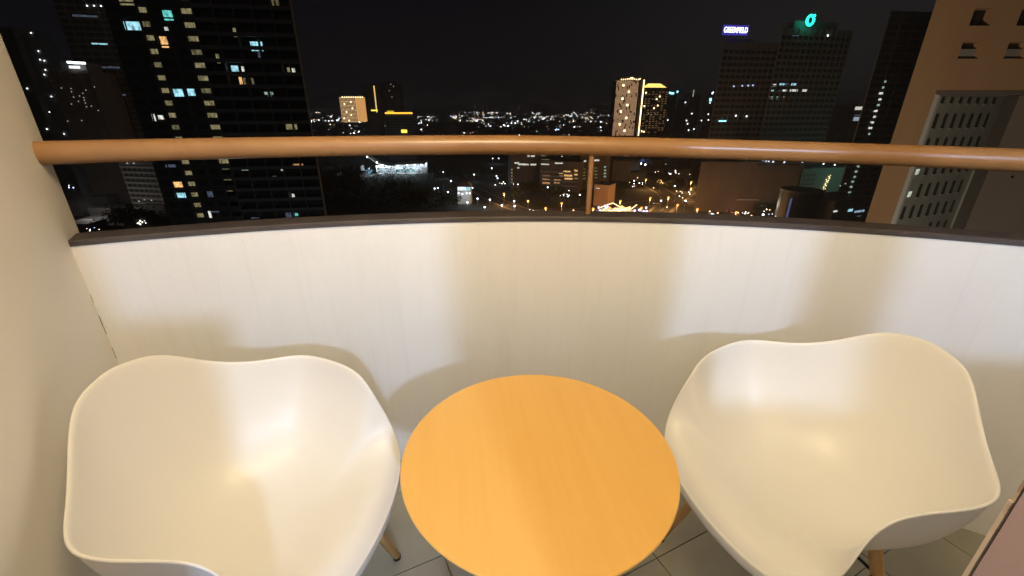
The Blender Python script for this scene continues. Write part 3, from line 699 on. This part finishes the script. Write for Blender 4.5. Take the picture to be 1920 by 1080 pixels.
a, b_ = ends(1114, 1141, 358, 318, 312)
t = Block('lit_gable_house', 'small block with an orange lit end wall beyond the baluster', 'building', a, b_, 14, at(1128, 347, 315).z, M['ochre'])
t.roofbox(-.4, t.W + .4, -.5, 14.4, .5, M['dgrey'], 'roof'); t.lit(1121, 353, 3, .5, WHT, .1)

# --- white lit pavilion with a swept roof
pc = ground_at(742, 326)
pv = empty('pavilion', (pc.x, pc.y, GZ), R(4), label='white floodlit pavilion with a swept pointed roof across the dark park', cat='pavilion')
def loc(px, py, Y=None):
    p = at(px, py, Y or pc.y); return Vector((p.x - pc.x, 0, p.z - GZ))
top = [loc(*q) for q in ((690, 293.5), (697, 297), (704, 303), (715, 308), (735, 311), (765, 308), (800, 307))]
b = MB()
for i in range(len(top) - 1):
    p, q = top[i], top[i + 1]; d0 = 3 + 22 * i / 6; d1 = 3 + 22 * (i + 1) / 6
    b.quadbox([(p.x, -1, p.z - .8), (q.x, -1, q.z - .8), (q.x, d1, q.z + .4), (p.x, d0, p.z + .4), (p.x, -1, p.z), (q.x, -1, q.z), (q.x, d1, q.z + 1.2), (p.x, d0, p.z + 1.2)])
b.build('roof', M['whitef'], pv)
b = MB()
for i in range(2, len(top) - 1):
    p, q = top[i], top[i + 1]
    b.box(p.x, .5, 0, q.x, 1.5, min(p.z, q.z) - 1)
b.build('front_wall', M['trim'], pv)
b = MB()
for px, py in ((690, 293.5), (708, 304), (719, 310), (725, 312), (747, 311), (763, 310), (778, 309.5), (790, 309.5), (799, 307), (716, 309), (731, 313), (694, 315.5)):
    p = loc(px, py); b.ball((p.x, -1.9, p.z), .75, seg=8, ring=6)
b.build('roof_lamp', glow((.85, .92, 1), 8), pv)
b = MB()
for x0, x1, y0, y1 in ((709, 740, 314, 326), (742, 800, 309, 314), (760, 790, 317, 319)):
    p = loc(x0, y1); q = loc(x1, y0); b.box(p.x, -.3, max(0, p.z), q.x, .4, q.z)
b.build('lit_hall', window_glow('hall_light', (.72, .88, 1), 1.5), pv)
b = MB()
for px in (743, 752, 762, 771): p = loc(px, 322); q = loc(px + 6, 317); b.box(p.x, -.6, max(.2, p.z), q.x, -.31, q.z)
b.build('doorway', glow((.35, .75, .8), .7), pv)
for px, py in ((700, 318), (720, 322), (745, 320), (775, 320)):
    p = at(px, py, pc.y); lamp('pavilion_floodlight', 'POINT', (p.x, pc.y - 7, GZ + 7), 5000, (.75, .9, 1), .5)
p0 = ground_at(650, 327); p1 = ground_at(694, 326); p2 = ground_at(700, 319); p3 = ground_at(648, 319.5)
b = MB(); b.v = [tuple(p + Vector((0, 0, .3))) for p in (p0, p1, p2, p3)]; b.f = [(0, 1, 2, 3)]; b.m = [0]
tag(b.build('pool', window_glow('pool_light', (.30, .70, 1), .75)), kind='structure')
a, b_ = ends(857, 882, 354, 322, 322)
t = Block('kiosk_hall', 'small low hall glowing blue white in the park', 'hall', a, b_, 12, at(870, 350, 322).z, M['trim'])
b = MB(); b.quadbox([(-.6, -1.4, t.H), (t.W + .6, -1.4, t.H), (t.W + .6, 12.6, t.H), (-.6, 12.6, t.H), (2, 4, t.H + 2.6), (t.W - 2, 4, t.H + 2.6), (t.W - 2, 8, t.H + 2.6), (2, 8, t.H + 2.6)]); b.build('roof', M['whitef'], t.root)
t.lit(866, 353, 6, 3.0, window_glow('kiosk_light', (.7, .88, 1), 2.2), .1); t.lit(879, 354, 3, 2.4, BLU, .1)
t.dots([(860, 362), (867, 363.5), (875, 362), (881, 362), (886, 352)], .55, WHITE, 'porch_lamp')
lamp('hall_floodlight', 'POINT', (*(Vector(a[:2]) + Vector((6, -7))), GZ + 6), 700, (.7, .88, 1), .3)

# --- blue lit plaza right of the baluster
for x0, x1, y0, y1, lab, Y in ((1158, 1178, 292, 318, 'blue lit canopy hall, left of the pair beyond the baluster', 560), (1200, 1262, 292, 308, 'wide low blue lit canopy hall beyond the baluster', 600)):
    a, b_ = ends(x0, x1, y1, Y); t = Block('canopy_hall', lab, 'hall', a, b_, 20, at(x0, y0, Y).z, M['dgrey'], group='blue lit halls')
    t.grid('slab_edge', M['dgrey'], 4, 6, 0, None, 1, t.H, .5, .5, .5)
    t.windows(BLUE, 4, 6, 0, t.W, 1, t.H - 1, 5, 2.6, .6, skip=.25)
b = None
for px, py, r in [(1171, 303.5, 1), (1177, 304, 1), (1201, 307.5, 1), (1209, 309.5, 1), (1216, 310.5, .9), (1221, 310.5, .9), (1226, 310, .8), (1247, 309.5, .8), (1283, 304, .9), (1302, 303, .9), (1173, 325, .9), (1180, 326, .6), (1186.5, 328, .7), (1197.5, 326, 1.4)]:
    p = ground_at(px, py + 7)
    s_ = empty('street_lamp', (p.x, p.y, GZ), label='white lamp on a tall post lighting the plaza beyond the baluster', cat='street lamp', group='white plaza lamps')
    h = at(px, py, p.y).z - GZ
    MB().tube([(0, 0, 0), (0, 0, h)], .14, 6).build('post', M['steel'], s_); MB().ball((0, 0, h + r * .6), r, seg=8, ring=6).build('lamp_globe', glow((.85, .9, 1), 8), s_)

# --- roads, kerbs, markings, cars, street lamps
def strip(name, pts, w, m, dz, parent=None):
    b = MB(); n = len(pts)
    for i, p in enumerate(pts):
        d = (Vector(pts[min(i + 1, n - 1)]) - Vector(pts[max(i - 1, 0)])).normalized(); q = Vector((-d.y, d.x)) * w / 2
        b.v += [(p[0] + q.x, p[1] + q.y, GZ + dz), (p[0] - q.x, p[1] - q.y, GZ + dz)]
    b.f = [(2 * i, 2 * i + 1, 2 * i + 3, 2 * i + 2) for i in range(n - 1)]; b.m = [0] * len(b.f)
    return b.build(name, m, parent)
def smooth(pts, k=8):
    o = []; n = len(pts)
    for i in range(n - 1):
        P = [Vector(pts[max(0, min(n - 1, i + j - 1))]) for j in range(4)]
        for j in range(k):
            t = j / k; o.append(tuple(.5 * (2 * P[1] + (P[2] - P[0]) * t + (2 * P[0] - 5 * P[1] + 4 * P[2] - P[3]) * t * t + (3 * P[1] - P[0] - 3 * P[2] + P[3]) * t ** 3)))
    o.append(tuple(Vector(pts[-1]))); return o
gp = lambda px, py: ground_at(px, py).to_2d()
roads = [[gp(980, 470), gp(1010, 402), gp(1090, 396), gp(1180, 385), gp(1260, 379), gp(1330, 388), gp(1400, 402), gp(1480, 418), gp(1600, 470)],
         [gp(1262, 379), gp(1245, 362), gp(1215, 345), gp(1190, 330), gp(1120, 315)], [gp(1200, 440), gp(1235, 400), gp(1258, 380), gp(1300, 352), gp(1298, 335)],
         [gp(1010, 402), gp(940, 380), gp(850, 335), gp(800, 318)], [gp(1500, 440), gp(1545, 392), gp(1552, 372), gp(1550, 350)]]
for i, rd in enumerate(roads):
    rd = smooth(rd); w = (14, 11, 11, 9, 10)[i]
    tag(strip('pavement', rd, w + 5, M['pave'], .10 + .012 * i), kind='structure')
    ro = tag(strip('road', rd, w, M['asphalt'], .18 + .012 * i), kind='structure')
    b = MB(); acc = 0
    for j in range(len(rd) - 1):
        p, q = Vector(rd[j]), Vector(rd[j + 1]); L = (q - p).length; d = (q - p) / max(L, 1e-6); nn = Vector((-d.y, d.x)) * .12; s0 = 0
        while s0 + 2.5 < L:
            a, c = p + d * s0, p + d * (s0 + 2.5); k = len(b.v); z = GZ + .26 + .012 * i
            b.v += [(a.x + nn.x, a.y + nn.y, z), (a.x - nn.x, a.y - nn.y, z), (c.x - nn.x, c.y - nn.y, z), (c.x + nn.x, c.y + nn.y, z)]; b.f.append((k, k + 1, k + 2, k + 3)); b.m.append(0); s0 += 6
    tag(b.build('lane_marking', M['line'], ro), kind='stuff')
def post_lamp(px, py, h, g, label, group, power, colr, r=.55):
    p = ground_at(px, py)
    # the globe appears where the picture shows it, the foot stands h metres below
    d = ray(px, py); Pl = Vector((0, 0, EYE)) + d * ((GZ + h - EYE) / d.z)
    s_ = empty('street_lamp', (Pl.x, Pl.y, GZ), label=label, cat='street lamp', group=group)
    MB().tube([(0, 0, 0), (0, 0, h - .6), (.0, -.5, h + .25)], [.13, .09, .07], 6).build('post', M['steel'], s_)
    MB().ball((0, -.6, h), r, seg=8, ring=6, sz=.8).build('lamp_head', g, s_)
    if power: lamp('street_light', 'POINT', (Pl.x, Pl.y - .6, GZ + h - .9), power, colr, .3)
OL = 'orange sodium street lamp by the junction below the parapet'
for px, py, w in [(1163, 377, 1), (1219, 371, 1), (1253, 370, 1), (1202.5, 389.5, 1), (1247, 401, 1), (1307, 392, 1), (1211, 336.5, 1), (1238.5, 338, 1), (1242, 343, 0), (1296, 341, 1), (1295.5, 353, 1), (1380, 398, 1), (1023, 390, 1), (990, 376.5, 1), (945, 363, 1), (1052, 396, 0), (1053, 381, 1), (1358, 404, 0), (1548, 398, 1), (1522, 408, 0), (1195, 333, 0), (1140, 383, 0), (1180, 393, 0), (1270, 384, 1), (1330, 396, 0), (1225, 352, 0), (1268, 358, 0), (1345, 399, 0), (1112, 391, 1), (1075, 394, 0), (1500, 404, 0), (1408, 404, 0), (1250, 388, 0)]:
    post_lamp(px, py, 9, ORANGE if w else glow((1, .62, .3), 3), OL, 'orange street lamps', 6500 if w else 0, (1, .48, .15), .85 if w else .5)
WL = 'white street lamp along the dark park path'
for px, py in [(840, 360), (895.5, 372), (918.5, 374), (941, 384.5), (876.5, 379), (845.5, 339), (831, 322.5), (815, 353), (821, 352), (964, 377), (965, 386), (971, 345), (1027, 351), (931, 330), (933, 334), (1265, 348.5), (1285, 376.5), (1239, 376), (1334, 401), (1415, 407), (1350, 368), (1430, 402), (912, 397), (909, 388), (1087, 365), (1211, 389), (889, 327), (922, 315), (924, 297), (935, 297)]:
    post_lamp(px, py, 7, glow((.78, .9, 1), 6), WL, 'white park lamps', 450 if px < 980 else 0, (.75, .88, 1), .62)
car_parts = {}
def car(p, ang, m, label, tail):
    t = empty('car', (p.x, p.y, GZ + .25), ang, label=label, cat='car', group='cars on the road below')
    b = MB(); b.quadbox([(-2.2, -.88, .35), (2.2, -.88, .35), (2.2, .88, .35), (-2.2, .88, .35), (-2.15, -.86, .85), (2.1, -.86, .78), (2.1, .86, .78), (-2.15, .86, .85)])
    bevel(b.build('body', m, t), .08)
    MB().quadbox([(-1.7, -.8, .85), (1.0, -.8, .83), (1.0, .8, .83), (-1.7, .8, .85), (-1.2, -.66, 1.42), (.35, -.66, 1.42), (.35, .66, 1.42), (-1.2, .66, 1.42)]).build('cabin', M['glass'], t)
    for sx in (-1.35, 1.35):
        for sy in (-.82, .82): MB().tube([(sx, sy - .1, .32), (sx, sy + .1, .32)], .32, 12).build('wheel', M['tyre'], t)
    for sy in (-.6, .6):
        MB().box(-2.24, sy - .2, .6, -2.18, sy + .2, .78).build('tail_light', RED, t)
        MB().box(2.12, sy - .2, .55, 2.18, sy + .2, .72).build('headlight', WHITE, t)
for i, (px, py, ang, m) in enumerate([(1376, 400, 20, 'car_c'), (1390, 404, 15, 'car_b'), (1366, 397, 25, 'car_a'), (1550, 388, 80, 'car_b'), (1548, 396, 75, 'car_a'), (1230, 383, 190, 'car_c'), (1285, 383, 12, 'car_b'), (1110, 396, 5, 'car_a'), (1330, 392, 195, 'car_b'), (1160, 389, 8, 'car_c')]):
    car(ground_at(px, py), R(ang), M[m], ['white car waiting at the far lane near the red lights', 'dark car waiting beside the white one', 'silver car at the head of the red tail lights', 'dark car on the side road by the teal block', 'silver car on the side road by the teal block', 'white car driving left through the junction', 'dark car entering the junction from the right', 'silver car driving past the market', 'dark car driving left along the main road', 'white car beside the market stalls'][i], 1)
lamp('red_car_glow', 'POINT', tuple(ground_at(1380, 401) + Vector((0, -4, 4))), 500, (1, .25, .2), .5)
lamp('red_car_glow', 'POINT', tuple(ground_at(1549, 393) + Vector((0, -4, 4))), 900, (1, .25, .2), .5)

# --- bright market stalls
mk = ground_at(1156, 404)
mt = empty('market', (mk.x, mk.y, GZ), label='bright market tents strung with golden and violet lights next to the road', cat='market')
for k, (dx, dy, w, d) in enumerate([(-10, 0, 8, 5), (-1, 1.5, 9, 5), (8, -1, 8, 5), (-5, 7, 8, 5), (5, 8, 8, 5)]):
    b = MB().quadbox([(dx - w / 2, dy - d / 2, 2.8), (dx + w / 2, dy - d / 2, 2.8), (dx + w / 2, dy + d / 2, 2.8), (dx - w / 2, dy + d / 2, 2.8), (dx - .3, dy - .3, 5), (dx + .3, dy - .3, 5), (dx + .3, dy + .3, 5), (dx - .3, dy + .3, 5)])
    tn = b.build('tent_roof', M['canvas'], mt)
    b = MB()
    for sx in (-1, 1):
        for sy in (-1, 1): b.tube([(dx + sx * w * .48, dy + sy * d * .48, 0), (dx + sx * w * .48, dy + sy * d * .48, 2.8)], .08, 6)
    b.build('tent_pole', M['steel'], tn)
b = MB()
for q in (((-12, -3, 6), (-4, -3, 9), (4, -3, 5)), ((-12, -3, 3.4), (0, -3, 4), (8, -3, 6.5)), ((-2, -3.2, 3), (9, -3.2, 5.5), (12, -3.2, 8)), ((-11, -3, 3), (-7, -3, 7)), ((-3, -3, 3.2), (-9, -3, 5.6))): b.tube(q, .30, 6)
b.build('light_string', glow((1, .72, .34), 3.0), mt)
b = MB()
for q in ((-13, -3, 6), (-9, -3, 7), (-7.5, -3, 6.5), (11, -3, 4), (14, -3, 4.4), (17, -3, 3.4), (19, -3, 3.6), (-12, -3, 4), (-10, -3.1, 2.6)): b.ball(q, .8, seg=8, ring=6)
tag(b.build('bulb', VIOLET, mt), kind='stuff')
lamp('market_glow', 'POINT', (mk.x, mk.y - 7, GZ + 7), 5000, (1, .75, .5), .6)
sn = ground_at(1395, 399)
a, b_ = ends(1378, 1412, 390, sn.y + 4)
t = Block('petrol_kiosk', 'small blue lit kiosk with a flat canopy beside the red tail lights', 'kiosk', a, b_, 10, at(1395, 376, sn.y).z, M['trim'])
t.roofbox(-1, t.W + 1, -3, 10, .5, M['trim'], 'canopy')
for px, py, w in ((1386, 382, 3), (1396, 381, 4), (1406, 384, 3)): t.lit(px, py, w, 1.8, window_glow('kiosk_blue', (.3, .6, .95), .6), .1)

# --- trees: single crowns by the road and the dark mass of the park
def tree(p, h, r, label=None, group=None, n=420, parent_obj=None):
    t = empty('tree', (p.x, p.y, GZ), random.uniform(0, 6), label=label, cat='tree', group=group)
    tr = MB().tube([(0, 0, 0), (.1, .05, h * .3), (.05, 0, h * .55)], [.35, .25, .14], 7)
    for k in range(4):
        w = k * 1.6; tr.tube([(.05, 0, h * .4), (r * .5 * math.cos(w), r * .5 * math.sin(w), h * .7)], [.14, .05], 5)
    tr.build('trunk', M['bark'], t)
    leafball(n, r, h).build('crown', M['leaf'], t)
def leafball(n, r, h, b=None, c=(0, 0)):
    b = b or MB(); cl = [(random.gauss(0, r * .45), random.gauss(0, r * .45), h * random.uniform(.5, .92), r * random.uniform(.3, .55)) for _ in range(9)]
    for i in range(n):
        x, y, z, q = random.choice(cl); v = Vector((random.gauss(0, 1), random.gauss(0, 1), random.gauss(0, .8))).normalized() * q * random.uniform(.7, 1.05)
        s = random.uniform(.35, .75); a = Vector((random.gauss(0, 1), random.gauss(0, 1), random.gauss(0, 1))).normalized(); d = a.orthogonal().normalized() * s; e_ = a.cross(d.normalized()) * s * .7
        P = Vector((c[0] + x, c[1] + y, z)) + v; k = len(b.v)
        b.v += [tuple(P + d), tuple(P + e_), tuple(P - d), tuple(P - e_)]; b.f.append((k, k + 1, k + 2, k + 3)); b.m.append(0)
    return b
for i, (px, py, h, r) in enumerate([(985, 375, 14, 8), (1003, 372, 13, 7), (972, 380, 11, 6), (1050, 381, 12, 7), (1068, 384, 10, 6), (1035, 377, 11, 6), (1322, 379, 13, 8), (1338, 386, 12, 7), (1310, 373, 11, 7), (1420, 404, 9, 5), (1437, 404, 8, 5), (255, 437, 15, 9), (285, 440, 15, 9), (225, 442, 14, 9), (305, 447, 14, 8), (1250, 357, 9, 6), (1170, 362, 9, 6), (640, 342, 14, 9), (665, 338, 12, 8)]):
    tree(ground_at(px, py), h, r, 'dark leafy street tree below the parapet', 'dark street trees', 700)
b = MB()
for k in range(150):
    px = random.uniform(600, 930); py = random.uniform(331, 402)
    if py > 345 and px > 860: continue
    p = ground_at(px, py); leafball(130, random.uniform(5, 8), random.uniform(8, 13), b, (p.x, p.y))
o = b.build('park_woodland', M['leaf']); o.location.z = GZ; tag(o, 'dark mass of trees filling the park', kind='stuff')

# --- the far city: low roofs and countless lights out to the horizon, and unlit low-rise nearer in
b = MB()
for k in range(1500):
    Y = random.uniform(420, 3500) if k % 3 else random.uniform(420, 900); tx = random.uniform(-1.15, 1.15); x = tx * Y
    w = random.uniform(10, 34); d = random.uniform(10, 26); h = random.uniform(4, 15) * (1 if random.random() < .9 else 1.8)
    if Y < 700 and -.36 < tx < -.0: continue
    b.box(x, Y, 0, x + w, Y + d, h)
for k in range(60):
    Y = random.uniform(150, 330); tx = random.uniform(-1.1, -.62); b.box(tx * Y, Y, 0, tx * Y + random.uniform(8, 18), Y + 12, random.uniform(4, 11))
o = b.build('far_low_rise', M['dgrey']); o.location.z = GZ; tag(o, 'low roofs of the far city', kind='stuff')
kinds = [(glow((1, .95, .85), 9), .34), (glow((.82, .91, 1), 12), .36), (glow((1, .72, .40), 7), .16), (glow((1, .52, .18), 7), .08), (glow((.45, .6, 1), 9), .04), (glow((1, .3, .25), 3.6), .02)]
b = MB()
def pick():
    u = random.random(); a = 0
    for i, (m, w) in enumerate(kinds):
        a += w
        if u < a: return i
    return 0
clusters = [(random.uniform(-.55, .75), 10 ** random.uniform(2.95, 3.75)) for _ in range(46)]
for k in range(1150):
    if k % 2:
        tx, Y = random.choice(clusters); tx += random.gauss(0, .018); Y *= random.uniform(.93, 1.07)
    else: tx = random.uniform(-1.15, 1.15); Y = 10 ** random.uniform(2.75, 3.8)
    if Y < 720 and -.38 < tx < .0: continue
    r = Y * random.choice((.0003, .0004, .0004, .0005, .0006, .001)); h = random.uniform(4, 12) + (random.uniform(0, 22) if random.random() < .08 else 0)
    b.ball((tx * Y, Y, h), max(.25, r), m=pick(), seg=5, ring=3)
for px, py, s, n in [(855, 220, 10, 14), (893, 224, 6, 7), (920, 212, 7, 8), (955, 212, 7, 7), (1068, 217, 6, 6), (1105, 222, 9, 12), (1044, 243, 4, 5), (598, 207, 5, 5), (590, 226, 8, 6), (620, 217, 5, 4), (945, 235, 7, 6), (918, 236, 5, 4), (1010, 212, 12, 7), (1075, 228, 6, 4), (160, 312, 14, 7), (175, 342, 8, 5), (120, 350, 12, 5), (265, 417, 12, 10), (200, 361, 12, 5), (170, 430, 14, 6), (1190, 345, 14, 9), (1265, 325, 22, 10), (1290, 360, 14, 8), (1440, 398, 16, 8), (1400, 400, 10, 8), (1060, 365, 16, 9), (1000, 398, 14, 9), (940, 345, 14, 8), (1330, 405, 12, 6), (1290, 215, 30, 16), (1250, 240, 30, 14), (1590, 225, 20, 14), (1560, 240, 12, 8), (800, 225, 25, 14), (1010, 222, 40, 20), (1100, 212, 30, 14), (900, 212, 40, 16)]:
    for i in range(n):
        qx, qy = random.gauss(px, s * .6), max(211, random.gauss(py, min(s * .22, 3.5)))
        d = ray(qx, qy + 1.5); Y = min(5000, max(200, (GZ + 9 - EYE) / d.z * d.y if d.z < -.002 else 4000)); P = at(qx, qy, Y)
        b.ball((P.x, P.y, P.z - GZ), Y * random.choice((.0005, .0007, .001)), m=pick() if px != 1044 else 4, seg=6, ring=4)
o = b.build('far_city_lights', [m for m, w in kinds]); o.location.z = GZ; tag(o, 'scattered lights of the far city out to the horizon', kind='stuff')

# --- our own building's ochre wing on the right, and the pale block seen under its overhang
Yw = 50
pa = at(1690, 205, Yw); pb = at(1744, 205, Yw)
wg = empty('ochre_wing', (pa.x, Yw, GZ), label='ochre wing of the building at right with square openings and an overhang', cat='building')
X0, X1 = 0, pb.x - pa.x
zo = at(1759, 169, Yw).z - GZ; ztop = 110
XR = 34
MB().quadbox([(X0, 0, 0), (X1, 0, 0), (X1, .9, 0), (X0 + .9, .9, 0), (X0, 0, ztop), (X1, 0, ztop), (X1, .9, ztop), (X0 + .9, .9, ztop)]).build('column', M['ochre'], wg)
# overhanging upper block with its openings cut as real recesses: built as bands between the openings
cells = []
zr = [at(1845, y, Yw).z - GZ for y in (48, 15)]; zq = [at(1828, y, Yw).z - GZ for y in (110, 84)]
ow = 2.15; pitch = 4.75
u_first = at(1843, 32, Yw).x - pa.x - .2
dz = zr[0] - zq[0]
fl = [zq[0] + dz * k for k in range(0, 9)]; hh = zr[1] - zr[0]
ups = [u_first - .87 + pitch * k for k in range(0, 5)]
ub = MB(); yb = .02
z = zo
for i, f0 in enumerate(fl):
    ub.box(X1 + .002, yb, z, XR, 1.3, f0)                                   # band below the openings
    u = X1 + .002
    for p in ups:
        ub.box(u, yb, f0, p, 1.3, f0 + hh); u = p + ow
    ub.box(u, yb, f0, XR, 1.3, f0 + hh); z = f0 + hh
ub.box(X1 + .002, yb, z, XR, 1.3, ztop)
ub.build('upper_wall', M['ochre'], wg)
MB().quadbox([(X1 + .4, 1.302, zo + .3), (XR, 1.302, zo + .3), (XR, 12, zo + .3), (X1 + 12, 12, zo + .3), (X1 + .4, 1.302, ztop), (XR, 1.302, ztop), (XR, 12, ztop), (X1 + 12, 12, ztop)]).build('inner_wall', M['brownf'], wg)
for i, f0 in enumerate(fl):
    for p in ups:
        w_ = MB().box(p + .06, 1.0, f0 + .05, p + ow - .06, 1.06, f0 + hh - .05).build('window', M['glass'], wg)
        if i == 0: MB().box(p + .1, .5, f0 + .02, p + ow - .1, .99, f0 + hh * .62).build('condenser_unit', M['grey'], w_)
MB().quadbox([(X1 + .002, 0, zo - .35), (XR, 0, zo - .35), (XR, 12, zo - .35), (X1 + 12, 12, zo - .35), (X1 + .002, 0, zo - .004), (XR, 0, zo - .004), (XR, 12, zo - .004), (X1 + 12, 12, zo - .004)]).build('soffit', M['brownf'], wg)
# the pale block receding to the right, under the overhang
q0 = at(1718, 300, 60); dirv = Vector((.927, .376)).normalized()
q1 = Vector((q0.x, q0.y)) + dirv * 26
t = Block('pale_block', 'pale grey block with rows of narrow windows seen under the ochre overhang', 'apartment block', (q0.x, q0.y), (q1.x, q1.y), 3, at(1745, 170, 62).z + 3, M['whitef'], skew=7)
MB().box(-.5, -.32, 0, .0, .3, t.H).build('corner_strip', M['trim'], t.root)
fh = 3.05; zb = t.hit(1722, 395)[1] - .9
k0 = int((zb - 4) / fh); zs0 = zb - 8 * fh
wm = MB().box(-.36, -.05, 0, .36, 0, 1.75).mesh('window', [M['fglass']]); lm = MB().box(-.36, -.05, .1, .36, 0, .85).mesh('window', [window_glow('pale_block_room', (.9, .95, .8), .75)])
um = MB().box(-.44, -.16, -.12, .44, -.0, -.02).mesh('sill', [M['whitef']])
for j in range(4, 16):
    for i in range(7):
        u = 1.2 + i * 2.05; z = zs0 + j * fh
        if z > t.H - 2: continue
        lit = (j in (9, 10) and i == 0) or (j == 7 and i in (2, 3))
        w_ = link('window', lm if lit else wm, None, t.root, (u, 0, z)); link('sill', um, None, w_)
MB().box(15.2, -1.2, 0, 25.5, -.06, t.hit(1830, 318)[1]).build('lift_shaft', M['whitef'], t.root)
sd = at(1850, 300, 52)
r0 = at(1862, 300, 54)
rb = Block('brown_wing_wall', 'dark brown wall closing the recess at the far right', 'building', (r0.x, r0.y), (r0.x + 14, r0.y - 8), 4, zo + GZ - .4, M['brownf'])
MB().tube([(2.2, -.25, rb.H - 9), (2.2, -.02, rb.H - 9)], .12, 8).build('vent_pipe', M['black'], rb.root)
lamp('facade_floodlight', 'SPOT', (14, 14, -14), 24000, (1, .77, .54), .3, aim=(pa.x + 4, Yw, 6), spot=R(75))
lamp('pale_block_fill', 'SPOT', (q0.x - 8, q0.y - 14, -38), 4600, (.95, 1, .88), .3, aim=(q0.x + 5, q0.y + 5, -10), spot=R(80))  # added unseen spot that brightens the pale block
# added fill lamps without fixtures, brightening the nearer towers from below
lamp('city_fill_light', 'POINT', (-60, 88, -52), 1700, (.9, .95, 1), 1)
lamp('city_fill_light', 'POINT', (150, 255, -50), 3500, (1, .86, .66), 1)
lamp('city_fill_light', 'POINT', (250, 292, -34), 5000, (.5, 1, .8), 1)
lamp('city_fill_light', 'POINT', (-250, 250, -50), 4000, (1, .9, .85), 1)
lamp('city_fill_light', 'POINT', (40, 340, -50), 1500, (1, .72, .5), 1)

# --- thin night haze over the whole city
hm = bpy.data.materials.new('haze'); hm.use_nodes = True; hn = hm.node_tree; hn.nodes.clear()
hv = hn.nodes.new('ShaderNodeVolumePrincipled'); hv.inputs['Density'].default_value = .00030; hv.inputs['Color'].default_value = (.9, .9, .92, 1)
ho = hn.nodes.new('ShaderNodeOutputMaterial'); hn.links.new(hv.outputs[0], ho.inputs['Volume'])
tag(MB().box(-12500, -12500, GZ - 1, 12500, 12500, 140).build('haze', hm), 'thin night haze over the city', kind='stuff')
